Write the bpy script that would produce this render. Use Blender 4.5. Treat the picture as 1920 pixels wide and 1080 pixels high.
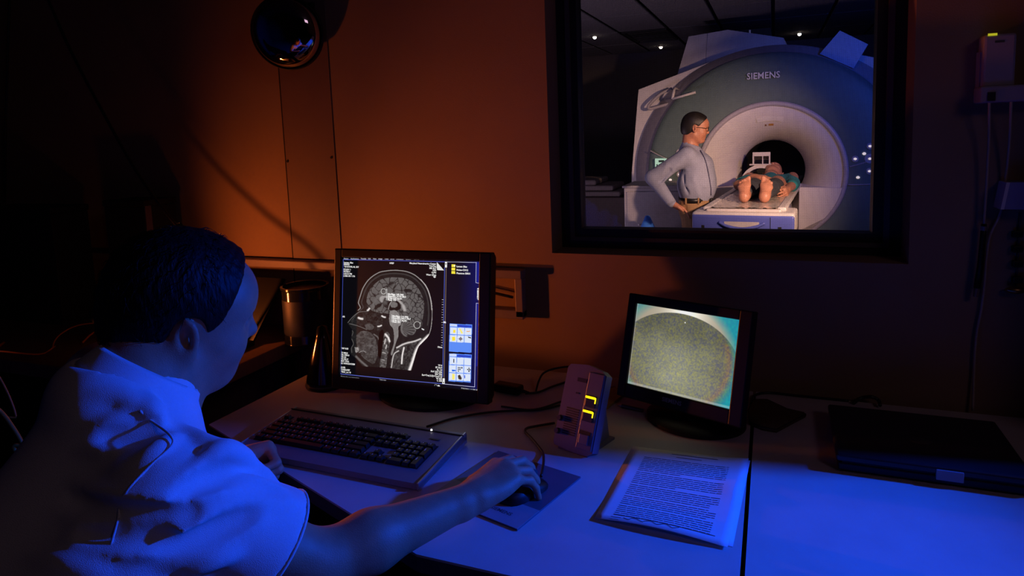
import bpy, bmesh, math, random
import numpy as np
from mathutils import Vector, Matrix

random.seed(7)
rng = np.random.default_rng(7)
for o in list(bpy.data.objects):
    bpy.data.objects.remove(o)
SC = bpy.context.scene
COL = SC.collection
PI = math.pi

# ------------------------------------------------------------------ camera
F, PITCH, ROLL, YAW = 1250.0, 0.1145, -0.0375, -0.374
CX, CY = 960.0, 540.0 - 145.5
CAM = np.array([0.0, -1.685, 1.386])


def _basis():
    cy, sy = math.cos(YAW), math.sin(YAW)
    fw = np.array([sy * math.cos(PITCH), cy * math.cos(PITCH), -math.sin(PITCH)])
    r = np.array([cy, -sy, 0.0])
    u = np.cross(r, fw)
    c, s = math.cos(ROLL), math.sin(ROLL)
    return c * r + s * u, -s * r + c * u, fw


RR, UU, FW = _basis()


def ray(x, y):
    return RR * (x - CX) / F + UU * (CY - y) / F + FW


def on(axis, val, x, y):
    """point where the sight line through photo pixel x,y meets the plane axis=val"""
    d = ray(x, y)
    return CAM + d * ((val - CAM[axis]) / d[axis])


cd = bpy.data.cameras.new('camera')
cam = bpy.data.objects.new('camera', cd)
COL.objects.link(cam)
M = Matrix.Identity(4)
for i in range(3):
    M[i][0], M[i][1], M[i][2], M[i][3] = RR[i], UU[i], -FW[i], CAM[i]
cam.matrix_world = M
cd.sensor_width = 36.0
cd.lens = F / 1920 * 36.0
cd.shift_y = -145.5 / 1920
cd.clip_start = 0.02
SC.camera = cam

# ------------------------------------------------------------------ world, lights, exposure
w = bpy.data.worlds.new('world')
SC.world = w
w.use_nodes = True
w.node_tree.nodes['Background'].inputs[0].default_value = (0.5, 0.4, 0.6, 1)
w.node_tree.nodes['Background'].inputs[1].default_value = 0.002
SC.view_settings.view_transform = 'Standard'
SC.view_settings.look = 'None'
SC.view_settings.exposure = 0.0
SC.view_settings.gamma = 1.0
SC.view_settings.use_curve_mapping = False


def lamp(name, kind, loc, target, energy, color, size=0.1, size_y=None, spot=None, blend=0.2):
    d = bpy.data.lights.new(name, kind)
    d.energy = energy
    d.color = color
    if kind == 'AREA':
        d.shape = 'RECTANGLE' if size_y else 'DISK'
        d.size = size
        if size_y:
            d.size_y = size_y
    else:
        d.shadow_soft_size = size
    if kind == 'SPOT':
        d.spot_size = spot
        d.spot_blend = blend
    o = bpy.data.objects.new(name, d)
    COL.objects.link(o)
    o.location = loc
    if target is not None:
        o.rotation_euler = (Vector(target) - Vector(loc)).to_track_quat('-Z', 'Y').to_euler()
    return o


BLUE_POS = Vector((1.12, -0.20, 1.47))
ORANGE_POS = Vector((-1.64, -0.44, 0.855))
lamp('blue_key_light', 'SPOT', BLUE_POS, (-0.80, -1.05, 0.95), 205, (0.0, 0.070, 1.0), 0.03, spot=1.24, blend=1.0)
ORANGE_TOP = Vector((-1.64, -0.42, 0.965))
lamp('orange_wall_light', 'SPOT', ORANGE_TOP, (-1.18, 0.0, 1.17), 7.0, (1.0, 0.20, 0.035), 0.016, spot=2.35, blend=1.0)
lamp('orange_fill_light', 'POINT', ORANGE_POS, None, 0.25, (1.0, 0.22, 0.03), 0.02)  # weak point light added for orange rims on hair and arms
lamp('orange_beam_light', 'SPOT', ORANGE_POS, (0.3, -0.42, 1.36), 27, (1.0, 0.20, 0.04), 0.006, spot=1.65, blend=1.0)
lamp('control_room_fill_light', 'AREA', (1.45, -1.9, 2.30), (-0.5, 0.0, 1.3), 1.35, (0.80, 0.52, 0.68), 0.6, 0.4)  # unseen violet fill added to lift the dark areas, no ceiling fixture
lamp('scan_room_warm_light', 'SPOT', (1.05, 1.6, 1.60), (-0.80, 5.0, 0.75), 560, (1.0, 0.60, 0.41), 0.06, spot=0.80, blend=1.0)
lamp('scan_room_blue_light', 'SPOT', (1.9, 2.3, 2.35), (0.90, 5.2, 1.60), 170, (0.02, 0.10, 1.0), 0.15, spot=0.95, blend=1.0)
lamp('scan_room_fill_light', 'AREA', (-0.6, 1.6, 2.4), (-0.3, 4.6, 1.2), 9, (0.52, 0.50, 1.0), 0.8)  # unseen fill added for the dim parts of the scanner, no ceiling fixture
lamp('scan_room_fill_uplight', 'AREA', (-2.3, 3.6, 0.35), (-1.5, 5.0, 2.5), 11, (0.85, 0.60, 0.85), 0.5)  # unseen fill added to brighten the scan room ceiling

# ------------------------------------------------------------------ materials
MATS = {}


def mat(name, col, rough=0.6, metal=0.0, var=0.06, scale=30.0, bump=0.0, bscale=200.0,
        emit=None, estr=0.0, spec=0.5, alpha=None, trans=0.0, sheen=0.0, sub=0.0, stretch=None):
    if name in MATS:
        return MATS[name]
    m = bpy.data.materials.new(name)
    m.use_nodes = True
    nt = m.node_tree
    b = nt.nodes['Principled BSDF']
    tc = nt.nodes.new('ShaderNodeTexCoord')
    vec = tc.outputs['Object']
    if stretch:
        mp = nt.nodes.new('ShaderNodeMapping')
        mp.inputs['Scale'].default_value = stretch
        nt.links.new(vec, mp.inputs['Vector'])
        vec = mp.outputs['Vector']
    if var > 0:
        n = nt.nodes.new('ShaderNodeTexNoise')
        n.inputs['Scale'].default_value = scale
        n.inputs['Detail'].default_value = 4
        nt.links.new(vec, n.inputs['Vector'])
        r = nt.nodes.new('ShaderNodeValToRGB')
        r.color_ramp.elements[0].position = 0.3
        r.color_ramp.elements[1].position = 0.7
        r.color_ramp.elements[0].color = tuple(max(c * (1 - var), 0) for c in col) + (1,)
        r.color_ramp.elements[1].color = tuple(min(c * (1 + var), 1) for c in col) + (1,)
        nt.links.new(n.outputs['Fac'], r.inputs['Fac'])
        nt.links.new(r.outputs['Color'], b.inputs['Base Color'])
    else:
        b.inputs['Base Color'].default_value = tuple(col) + (1,)
    if bump > 0:
        n2 = nt.nodes.new('ShaderNodeTexNoise')
        n2.inputs['Scale'].default_value = bscale
        n2.inputs['Detail'].default_value = 3
        nt.links.new(vec, n2.inputs['Vector'])
        bp = nt.nodes.new('ShaderNodeBump')
        bp.inputs['Strength'].default_value = bump
        bp.inputs['Distance'].default_value = 0.002
        nt.links.new(n2.outputs['Fac'], bp.inputs['Height'])
        nt.links.new(bp.outputs['Normal'], b.inputs['Normal'])
    b.inputs['Roughness'].default_value = rough
    b.inputs['Metallic'].default_value = metal
    b.inputs['Specular IOR Level'].default_value = spec
    if sheen:
        b.inputs['Sheen Weight'].default_value = sheen
    if sub:
        b.inputs['Subsurface Weight'].default_value = sub
        b.inputs['Subsurface Radius'].default_value = (0.006, 0.002, 0.001)
    if emit:
        b.inputs['Emission Color'].default_value = tuple(emit) + (1,)
        b.inputs['Emission Strength'].default_value = estr
    MATS[name] = m
    return m


def screen_mat(name, strength):
    m = bpy.data.materials.new(name)
    m.use_nodes = True
    nt = m.node_tree
    b = nt.nodes['Principled BSDF']
    a = nt.nodes.new('ShaderNodeAttribute')
    a.attribute_name = 'Col'
    b.inputs['Base Color'].default_value = (0.01, 0.01, 0.01, 1)
    b.inputs['Roughness'].default_value = 0.4
    nt.links.new(a.outputs['Color'], b.inputs['Emission Color'])
    b.inputs['Emission Strength'].default_value = strength
    return m


def glass_mat(name, tint, gloss):
    m = bpy.data.materials.new(name)
    m.use_nodes = True
    nt = m.node_tree
    nt.nodes.remove(nt.nodes['Principled BSDF'])
    out = nt.nodes['Material Output']
    t = nt.nodes.new('ShaderNodeBsdfTransparent')
    t.inputs[0].default_value = tuple(tint) + (1,)
    g = nt.nodes.new('ShaderNodeBsdfGlossy')
    g.inputs['Roughness'].default_value = 0.02
    mx = nt.nodes.new('ShaderNodeMixShader')
    lw = nt.nodes.new('ShaderNodeFresnel')
    lw.inputs[0].default_value = gloss
    nt.links.new(lw.outputs[0], mx.inputs[0])
    nt.links.new(t.outputs[0], mx.inputs[1])
    nt.links.new(g.outputs[0], mx.inputs[2])
    nt.links.new(mx.outputs[0], out.inputs[0])
    return m


WALL = mat('painted_wall', (0.30, 0.19, 0.11), 0.75, var=0.05, scale=6, bump=0.25, bscale=350)
PANEL = mat('painted_panel', (0.20, 0.125, 0.09), 0.6, var=0.05, scale=9, bump=0.15, bscale=350)
BLACK = mat('black_plastic', (0.007, 0.007, 0.008), 0.42, var=0.1, scale=60, bump=0.1, bscale=900, spec=0.3)
BLACKM = mat('black_matte', (0.008, 0.008, 0.009), 0.8, var=0.1)
FRAMEB = mat('black_window_frame', (0.011, 0.011, 0.012), 0.5, var=0.1, scale=20)
FRAMEL = mat('brown_window_stop', (0.10, 0.075, 0.07), 0.5, var=0.1, scale=20)
DESK = mat('pale_laminate', (0.56, 0.53, 0.53), 0.42, var=0.05, scale=14, bump=0.15, bscale=700, spec=0.35)
DESKEDGE = mat('dark_edge_band', (0.06, 0.045, 0.045), 0.5, var=0.1)
WOOD = mat('brown_table_laminate', (0.17, 0.10, 0.075), 0.45, var=0.15, scale=12, stretch=(1, 6, 1))
GREYP = mat('grey_plastic', (0.30, 0.29, 0.33), 0.45, var=0.05)
DGREY = mat('dark_grey_plastic', (0.05, 0.05, 0.055), 0.45, var=0.08)
SILVER = mat('silver_metal', (0.55, 0.55, 0.57), 0.3, metal=0.9, var=0.05)
WHITEP = mat('white_plastic', (0.66, 0.62, 0.62), 0.5, var=0.04)
CABLEM = mat('black_cable_rubber', (0.012, 0.012, 0.012), 0.4, var=0.1)
CABLEG = mat('beige_cable_rubber', (0.42, 0.34, 0.28), 0.5, var=0.1)
FLOORM = mat('grey_vinyl_floor', (0.10, 0.095, 0.10), 0.5, var=0.2, scale=8)

# ------------------------------------------------------------------ mesh helpers
ROOTLOC = {}


def link(name, me, m=None, parent=None, smooth=False):
    o = bpy.data.objects.new(name, me)
    COL.objects.link(o)
    if m is not None and len(me.materials) == 0:
        me.materials.append(m)
    if smooth:
        me.polygons.foreach_set('use_smooth', [True] * len(me.polygons))
    if parent is not None:
        o.parent = parent
        if parent.name in ROOTLOC:       # world-built thing: parts carry world coordinates
            o.matrix_parent_inverse = Matrix.Translation(-ROOTLOC[parent.name])
            ROOTLOC[o.name] = Vector((0, 0, 0))
    return o


def tag(o, label=None, cat=None, group=None, kind=None):
    if label:
        o['label'] = label
    if cat:
        o['category'] = cat
    if group:
        o['group'] = group
    if kind:
        o['kind'] = kind
    return o


def thing(name, label, cat, loc=(0, 0, 0), rot=None, group=None, world=False, kind=None):
    o = bpy.data.objects.new(name, None)
    COL.objects.link(o)
    o.empty_display_size = 0.05
    o.location = loc
    if rot is not None:
        o.rotation_euler = rot
    if world:
        ROOTLOC[o.name] = Vector(loc)
    return tag(o, label, cat, group, kind)


class G:
    """collects shapes for ONE mesh object"""

    def __init__(s):
        s.bm = bmesh.new()

    def box(s, lo, hi, bev=0.0, seg=2, rot=None, piv=None):
        lo, hi = Vector(lo), Vector(hi)
        r = bmesh.ops.create_cube(s.bm, size=1.0)
        vs = r['verts']
        c, d = (lo + hi) / 2, hi - lo
        for v in vs:
            v.co = Vector((v.co.x * d.x, v.co.y * d.y, v.co.z * d.z)) + c
        if bev > 0:
            es = list({e for v in vs for e in v.link_edges})
            rr = bmesh.ops.bevel(s.bm, geom=es, offset=bev, segments=seg, affect='EDGES', profile=0.5)
            vs = list({v for f in rr['faces'] for v in f.verts} | {v for v in vs if v.is_valid})
        if rot is not None:
            bmesh.ops.rotate(s.bm, verts=vs, cent=piv if piv is not None else c, matrix=rot)
        return s

    def cyl(s, a, b, r, r2=None, n=24, caps=True):
        a, b = Vector(a), Vector(b)
        r2 = r if r2 is None else r2
        q = (b - a).to_track_quat('Z', 'Y')
        va, vb = [], []
        for i in range(n):
            t = 2 * PI * i / n
            e = Vector((math.cos(t), math.sin(t), 0))
            va.append(s.bm.verts.new(a + q @ (e * r)))
            vb.append(s.bm.verts.new(b + q @ (e * r2)))
        for i in range(n):
            j = (i + 1) % n
            s.bm.faces.new((va[i], va[j], vb[j], vb[i]))
        if caps:
            s.bm.faces.new(va[::-1])
            s.bm.faces.new(vb)
        return s

    def lathe(s, prof, n=48, axis='Z', loc=(0, 0, 0), fn=None, a0=0.0, a1=2 * PI):
        full = abs(a1 - a0 - 2 * PI) < 1e-6
        rings = []
        loc = Vector(loc)
        m = n if full else n + 1
        for (r, h) in prof:
            ring = []
            for i in range(m):
                t = a0 + (a1 - a0) * i / n
                if axis == 'Z':
                    p = Vector((r * math.cos(t), r * math.sin(t), h))
                else:
                    p = Vector((r * math.cos(t), h, r * math.sin(t)))
                if fn:
                    p = fn(p, r)
                ring.append(s.bm.verts.new(p + loc))
            rings.append(ring)
        for k in range(len(rings) - 1):
            A, B = rings[k], rings[k + 1]
            for i in range(n):
                j = (i + 1) % m
                s.bm.faces.new((A[i], A[j], B[j], B[i]))
        return s

    def prism(s, pts, d):
        """polygon pts (3d, planar) extruded by vector d"""
        d = Vector(d)
        a = [s.bm.verts.new(Vector(p)) for p in pts]
        b = [s.bm.verts.new(Vector(p) + d) for p in pts]
        n = len(a)
        s.bm.faces.new(a[::-1])
        s.bm.faces.new(b)
        for i in range(n):
            j = (i + 1) % n
            s.bm.faces.new((a[i], a[j], b[j], b[i]))
        return s

    def tube(s, pts, r, n=8, cap=True):
        pts = [Vector(p) for p in pts]
        rs = r if isinstance(r, (list, tuple)) else [r] * len(pts)
        rings = []
        up = Vector((0, 0, 1))
        prevx = None
        for i, p in enumerate(pts):
            t = (pts[min(i + 1, len(pts) - 1)] - pts[max(i - 1, 0)])
            if t.length < 1e-9:
                t = Vector((1, 0, 0))
            t.normalize()
            if prevx is None:
                x = t.cross(up)
                if x.length < 1e-3:
                    x = t.cross(Vector((1, 0, 0)))
            else:
                x = prevx - t * prevx.dot(t)
            x.normalize()
            prevx = x
            y = t.cross(x)
            rings.append([s.bm.verts.new(p + (x * math.cos(2 * PI * k / n) + y * math.sin(2 * PI * k / n)) * rs[i]) for k in range(n)])
        for A, B in zip(rings, rings[1:]):
            for k in range(n):
                j = (k + 1) % n
                s.bm.faces.new((A[k], A[j], B[j], B[k]))
        if cap:
            s.bm.faces.new(rings[0][::-1])
            s.bm.faces.new(rings[-1])
        return s

    def quad(s, a, b, c, d):
        s.bm.faces.new([s.bm.verts.new(Vector(p)) for p in (a, b, c, d)])
        return s

    def sphere(s, c, r, sc=(1, 1, 1), u=20, v=12):
        rr = bmesh.ops.create_uvsphere(s.bm, u_segments=u, v_segments=v, radius=r)
        for x in rr['verts']:
            x.co = Vector((x.co.x * sc[0], x.co.y * sc[1], x.co.z * sc[2])) + Vector(c)
        return s

    def mesh(s, name):
        bmesh.ops.recalc_face_normals(s.bm, faces=s.bm.faces[:])
        me = bpy.data.meshes.new(name)
        s.bm.to_mesh(me)
        s.bm.free()
        return me

    def done(s, name, m, parent=None, smooth=False, angle=None):
        me = s.mesh(name)
        o = link(name, me, m, parent, smooth or angle is not None)
        if angle is not None:
            me.set_sharp_from_angle(angle=angle)
        return o


def spline(pts, n=8):
    """Catmull-Rom through pts"""
    P = [Vector(p) for p in pts]
    P = [P[0] * 2 - P[1]] + P + [P[-1] * 2 - P[-2]]
    out = []
    for i in range(1, len(P) - 2):
        for k in range(n):
            t = k / n
            a, b, c, d = P[i - 1], P[i], P[i + 1], P[i + 2]
            out.append(0.5 * ((2 * b) + (c - a) * t + (2 * a - 5 * b + 4 * c - d) * t * t + (3 * b - a - 3 * c + d) * t ** 3))
    out.append(P[-2])
    return out


def text(name, body, size, m, parent, matrix, align='LEFT', ext=0.0, bold=0.0, sx=1.0):
    cu = bpy.data.curves.new(name, 'FONT')
    cu.body = body
    cu.size = size
    cu.align_x = align
    cu.extrude = ext
    cu.offset = bold
    cu.resolution_u = 2
    t = bpy.data.objects.new('tmp_text', cu)
    COL.objects.link(t)
    dg = bpy.context.evaluated_depsgraph_get()
    me = bpy.data.meshes.new_from_object(t.evaluated_get(dg))
    bpy.data.objects.remove(t)
    bpy.data.curves.remove(cu)
    if sx != 1.0:
        me.transform(Matrix.Diagonal((sx, 1, 1, 1)))
    me.transform(matrix)
    me.materials.clear()
    return link(name, me, m, parent)


def plane_matrix(origin, x, y):
    x, y = Vector(x).normalized(), Vector(y).normalized()
    z = x.cross(y)
    mm = Matrix.Identity(4)
    for i in range(3):
        mm[i][0], mm[i][1], mm[i][2], mm[i][3] = x[i], y[i], z[i], origin[i]
    return mm


def grid_mesh(name, img, W, H):
    """colour grid as a flat emissive print: local x right, z up, facing -y; img[row from top, col, rgb] linear"""
    h, wd = img.shape[:2]
    xs = np.linspace(-W / 2, W / 2, wd + 1)
    zs = np.linspace(H / 2, -H / 2, h + 1)
    V = np.zeros(((h + 1) * (wd + 1), 3), np.float32)
    XX, ZZ = np.meshgrid(xs, zs)
    V[:, 0] = XX.ravel()
    V[:, 2] = ZZ.ravel()
    idx = np.arange((h + 1) * (wd + 1)).reshape(h + 1, wd + 1)
    Q = np.stack([idx[1:, :-1], idx[1:, 1:], idx[:-1, 1:], idx[:-1, :-1]], -1).reshape(-1, 4)
    me = bpy.data.meshes.new(name)
    me.vertices.add(len(V))
    me.vertices.foreach_set('co', V.ravel())
    me.loops.add(Q.size)
    me.loops.foreach_set('vertex_index', Q.ravel().astype(np.int32))
    me.polygons.add(len(Q))
    me.polygons.foreach_set('loop_start', np.arange(0, Q.size, 4, dtype=np.int32))
    me.update(calc_edges=True)
    ca = me.color_attributes.new('Col', 'FLOAT_COLOR', 'CORNER')
    c = np.ones((len(Q), 4, 4), np.float32)
    c[:, :, :3] = img.reshape(-1, 1, 3)
    ca.data.foreach_set('color', c.ravel())
    return me

# ================================================================== the control room shell
WX0, WX1, WZ0, WZ1 = -0.55, 0.286, 1.063, 2.06      # window opening in the back wall
XL, XR, YB, CEIL = -2.80, 1.75, -3.6, 2.5
MFL = -0.2                                            # scan room floor level
YW = 0.18                                             # wall thickness


def struct(name, g, m, **k):
    return tag(g.done(name, m, **k), kind='structure')


g = G()
g.box((-3.4, 0, MFL), (WX0, YW, CEIL)).box((WX1, 0, MFL), (2.7, YW, CEIL))
g.box((WX0, 0, MFL), (WX1, YW, WZ0)).box((WX0, 0, WZ1), (WX1, YW, CEIL))
wall_back = struct('wall_back', g, WALL)
DIMWALL = mat('dimmed_room_wall', (0.035, 0.03, 0.03), 0.85, var=0.1, scale=5)  # room walls and ceiling darkened to hold down blue bounce light
struct('wall_left', G().box((XL - 0.1, YB, 0), (XL, 0, CEIL)), DIMWALL)
struct('wall_right', G().box((XR, YB, 0), (XR + 0.1, 0, CEIL)), DIMWALL)
struct('wall_front', G().box((XL, YB - 0.1, 0), (XR, YB, CEIL)), DIMWALL)
struct('floor', G().box((XL, YB, -0.1), (XR, 0, 0)), FLOORM)
struct('ceiling', G().box((XL - 0.1, YB - 0.1, CEIL), (XR + 0.1, 0, CEIL + 0.08)), DIMWALL)
struct('baseboard_back', G().box((XL, -0.012, 0), (XR, 0, 0.1), bev=0.003), DESKEDGE)

# screwed cover panel on the wall, its left edge a little prouder than its right one
g = G()
g.prism([(-1.408, 0, 0.1), (-1.408, -0.003, 0.1), (-1.226, -0.003, 0.1), (-1.226, 0, 0.1)], (0, 0, 2.4))
cover = struct('trim_1', g, PANEL)
G().box((-1.4115, -0.0036, 0.1), (-1.4085, 0.0, 2.49)).done('seam_strip', BLACKM, cover)
cover['label'] = 'narrow full-height cover panel screwed to the wall'
for (x, z) in ((-1.402, 1.327), (-1.238, 1.335), (-1.402, 1.9), (-1.238, 1.9), (-1.402, 0.6), (-1.238, 0.6)):
    yy = -0.003
    G().cyl((x, yy + 0.002, z), (x, yy - 0.0025, z), 0.0045, 0.0035, 12).done('screw', BLACKM, cover)

# recessed window: frame, stops, panes
win = thing('window_1', 'black-framed observation window looking into the scan room', None, ((WX0 + WX1) / 2, 0.1, WZ0), world=True, kind='structure')


def ring(name, x0, x1, z0, z1, t, y0, y1, m):
    """four bars of a rectangular frame, t wide, inside x0..x1,z0..z1"""
    g = G()
    tl, tr, tb, tt = t
    g.box((x0, y0, z0), (x0 + tl, y1, z1)).box((x1 - tr, y0, z0), (x1, y1, z1))
    g.box((x0 + tl, y0, z0), (x1 - tr, y1, z0 + tb)).box((x0 + tl, y0, z1 - tt), (x1 - tr, y1, z1))
    return g.done(name, m, win)


ring('frame', WX0, WX1, WZ0, WZ1, (0.026, 0.026, 0.02, 0.03), 0.095, 0.15, FRAMEB)
ring('stop', WX0 + 0.026, WX1 - 0.026, WZ0 + 0.02, WZ1 - 0.03, (0.012, 0.013, 0.011, 0.013), 0.090, 0.145, FRAMEL)
ring('inner_frame', WX0 + 0.038, WX1 - 0.039, WZ0 + 0.031, WZ1 - 0.043, (0.018, 0.022, 0.022, 0.02), 0.098, 0.15, FRAMEB)
ring('rear_frame', WX0, WX1, WZ0, WZ1, (0.043, 0.052, 0.036, 0.05), 0.15, YW + 0.004, FRAMEB)
GLASS = glass_mat('window_glass', (0.96, 0.96, 0.97), 1.25)
G().box((WX0 + 0.05, 0.12, WZ0 + 0.045), (WX1 - 0.055, 0.124, WZ1 - 0.055)).done('glass_pane', GLASS, win)
# copper shielding mesh behind the glass
mm = bpy.data.materials.new('shielding_mesh')
mm.use_nodes = True
nt = mm.node_tree
tc = nt.nodes.new('ShaderNodeTexCoord')
sep = nt.nodes.new('ShaderNodeSeparateXYZ')
nt.links.new(tc.outputs['Object'], sep.inputs[0])
outs = []
for ax in ('X', 'Z'):
    a = nt.nodes.new('ShaderNodeMath'); a.operation = 'MULTIPLY'; a.inputs[1].default_value = 1 / 0.0026
    nt.links.new(sep.outputs[ax], a.inputs[0])
    b_ = nt.nodes.new('ShaderNodeMath'); b_.operation = 'FRACT'
    nt.links.new(a.outputs[0], b_.inputs[0])
    c_ = nt.nodes.new('ShaderNodeMath'); c_.operation = 'LESS_THAN'; c_.inputs[1].default_value = 0.14
    nt.links.new(b_.outputs[0], c_.inputs[0])
    outs.append(c_)
mxm = nt.nodes.new('ShaderNodeMath'); mxm.operation = 'MAXIMUM'
nt.links.new(outs[0].outputs[0], mxm.inputs[0]); nt.links.new(outs[1].outputs[0], mxm.inputs[1])
tr = nt.nodes.new('ShaderNodeBsdfTransparent')
pb = nt.nodes['Principled BSDF']
pb.inputs['Base Color'].default_value = (0.03, 0.02, 0.02, 1)
pb.inputs['Metallic'].default_value = 0.5
ms = nt.nodes.new('ShaderNodeMixShader')
nt.links.new(mxm.outputs[0], ms.inputs[0]); nt.links.new(tr.outputs[0], ms.inputs[1]); nt.links.new(pb.outputs[0], ms.inputs[2])
nt.links.new(ms.outputs[0], nt.nodes['Material Output'].inputs[0])
G().quad((WX0 + 0.05, 0.132, WZ0 + 0.045), (WX1 - 0.055, 0.132, WZ0 + 0.045), (WX1 - 0.055, 0.132, WZ1 - 0.055), (WX0 + 0.05, 0.132, WZ1 - 0.055)).done('shielding_mesh', mm, win)

# ================================================================== the scan room shell
MX0, MX1, MY1 = -3.3, 2.6, 8.35
DARKWALL = mat('dark_scan_room_wall', (0.075, 0.06, 0.06), 0.8, var=0.1, scale=3)
TILE = mat('ceiling_tile', (0.19, 0.18, 0.20), 0.85, var=0.12, scale=60, bump=0.3, bscale=120)
TBAR = mat('ceiling_grid_bar', (0.03, 0.028, 0.03), 0.6, var=0.1)
struct('wall_scan_left', G().box((MX0 - 0.1, YW, MFL), (MX0, MY1, CEIL)), DARKWALL)
struct('wall_scan_right', G().box((MX1, YW, MFL), (MX1 + 0.1, MY1, CEIL)), DARKWALL)
struct('wall_scan_far', G().box((MX0 - 0.1, MY1, MFL), (MX1 + 0.1, MY1 + 0.1, CEIL + 0.1)), DARKWALL)
struct('floor_scan_room', G().box((MX0, YW, MFL - 0.1), (MX1, MY1, MFL)), FLOORM)
scan_ceiling = struct('ceiling_scan_room', G().box((MX0, YW, CEIL + 0.05), (MX1, MY1, CEIL + 0.1)), TBAR)
SP = 0.555
tile_me = {}
x_edges = [-3 * SP * 1.0 + i * SP for i in range(-3, 8)]
y_edges = [MY1 - 1.11 * i for i in range(0, 7)]
for i in range(len(x_edges) - 1):
    for j in range(len(y_edges) - 1):
        xa, yb, ya = x_edges[i], y_edges[j], y_edges[j + 1]
        if xa < MX0 - 0.01 or xa + SP > MX1 + 0.01 or ya < YW:
            continue
        if i == 3 and j == 1:
            continue
        if 't' not in tile_me:
            tile_me['t'] = G().box((0.016, 0.016, 0), (SP - 0.016, 1.11 - 0.016, 0.02), bev=0.006, seg=1).mesh('ceiling_tile')
        o = link('ceiling_tile', tile_me['t'], TILE, scan_ceiling)
        o.location = (xa, ya, CEIL)
o = thing('air_diffuser', 'dark louvred air diffuser set in the scan room ceiling', 'air vent', (x_edges[3] + SP / 2, 6.8, CEIL), world=True)
g = G()
x0_, x1_ = x_edges[3] + 0.02, x_edges[4] - 0.02
g.box((x0_, 6.2, CEIL - 0.004), (x1_, 6.23, CEIL + 0.03)).box((x0_, 7.2, CEIL - 0.004), (x1_, 7.23, CEIL + 0.03))
g.box((x0_, 6.23, CEIL - 0.004), (x0_ + 0.03, 7.2, CEIL + 0.03)).box((x1_ - 0.03, 6.23, CEIL - 0.004), (x1_, 7.2, CEIL + 0.03))
g.done('vent_frame', TBAR, o)
sl = G().box((x0_ + 0.03, 0, 0), (x1_ - 0.03, 0.05, 0.006)).mesh('slat')
for k in range(9):
    s_ = link('slat', sl, TBAR, o)
    s_.location = (0, 6.28 + k * 0.1, CEIL + 0.006)
    s_.rotation_euler = (0.5, 0, 0)
    s_.location.y -= CEIL * 0
BULB = mat('spot_bulb', (1, 0.9, 0.8), 0.4, var=0, emit=(1.0, 0.82, 0.6), estr=14)
for px, lab in (((1115, 68), 'small lit ceiling spot nearest the left window edge'), ((1239, 87), 'small lit ceiling spot beside the dark air diffuser'), ((1499, 62), 'small lit ceiling spot above the right side of the scanner')):
    p = on(2, CEIL, *px)
    o = thing('ceiling_spot', lab, 'ceiling light', tuple(p), world=True, group='scan room ceiling spots')
    G().lathe([(0.02, 0.004), (0.05, 0.0), (0.05, -0.006), (0.02, -0.008)], 20, loc=p).done('trim_ring', DGREY, o)
    G().sphere((p[0], p[1], p[2] - 0.012), 0.022, u=12, v=8).done('bulb', BULB, o)

# ================================================================== the scanner (local frame: axis along y, face at y=0, towards camera = -y)
SCN = (-0.025, 5.0, MFL)
AZ = 0.93 - MFL      # bore axis height above scan room floor
FASC = mat('grey_green_fascia', (0.115, 0.165, 0.16), 0.5, var=0.05, scale=20)
CASE = mat('pale_scanner_case', (0.60, 0.56, 0.56), 0.5, var=0.04, scale=12)
CASEW = mat('white_flare_plastic', (0.72, 0.66, 0.62), 0.45, var=0.03, scale=12)
BOREB = mat('dark_bore_lining', (0.02, 0.02, 0.022), 0.5, var=0.1)
RIMM = mat('dark_rim_plastic', (0.36, 0.33, 0.36), 0.5, var=0.05)
LCD = mat('green_lcd', (0.3, 0.5, 0.4), 0.4, var=0, emit=(0.42, 0.72, 0.55), estr=0.75)
LCDTX = mat('lcd_segment', (0.02, 0.05, 0.04), 0.5, var=0)
BTN = mat('lit_button', (0.8, 0.75, 0.7), 0.4, var=0, emit=(1.0, 0.85, 0.8), estr=0.9)
BTNR = mat('button_ring', (0.45, 0.42, 0.46), 0.4, var=0)
scanner = thing('scanner', 'large ring-shaped medical scanner with grey-green face behind the window', 'scanner', SCN, (0, 0, -0.07))


def squash(p, r):
    k = max(0.0, (r - 0.66) / 0.495) * 0.035 + max(0.0, (r - 1.155) / 0.165) * 0.065
    z = p.z * (1 - min(k, 0.10)) if p.z > 0 else p.z
    return Vector((p.x, p.y, z + AZ))


fl = [(0.296, 1.9), (0.296, 0.50)]
for i in range(15):
    t = i / 14
    fl.append((0.296 + 0.325 * (1 - math.cos(t * PI / 2)) ** 0.85, 0.50 - 0.485 * math.sin(t * PI / 2)))
G().lathe([(0.2965, 1.9), (0.2965, 0.56)], 64, 'Y', fn=squash).done('bore_lining', BOREB, scanner, smooth=True)
G().lathe([(0.0, 1.88), (0.297, 1.88)], 48, 'Y', fn=squash).done('bore_end', BOREB, scanner)
G().lathe(fl[1:], 96, 'Y', fn=squash).done('flare', CASEW, scanner, smooth=True)
G().lathe([(0.619, 0.016), (0.625, -0.004), (0.640, -0.014), (0.658, -0.010), (0.668, 0.004), (0.668, 0.03)], 96, 'Y', fn=squash).done('inner_ring', mat('ring_plastic', (0.46, 0.42, 0.45), 0.4), scanner, smooth=True)
G().lathe([(0.668, 0.012), (0.72, 0.0), (0.86, 0.004), (1.0, 0.016), (1.10, 0.036), (1.145, 0.055), (1.155, 0.07)], 120, 'Y', fn=squash).done('fascia', FASC, scanner, smooth=True)
G().lathe([(1.155, 0.07), (1.168, 0.10), (1.18, 0.12), (1.32, 0.20), (1.33, 0.24), (1.33, 0.6)], 120, 'Y', fn=squash).done('outer_rim', RIMM, scanner, smooth=True)
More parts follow.
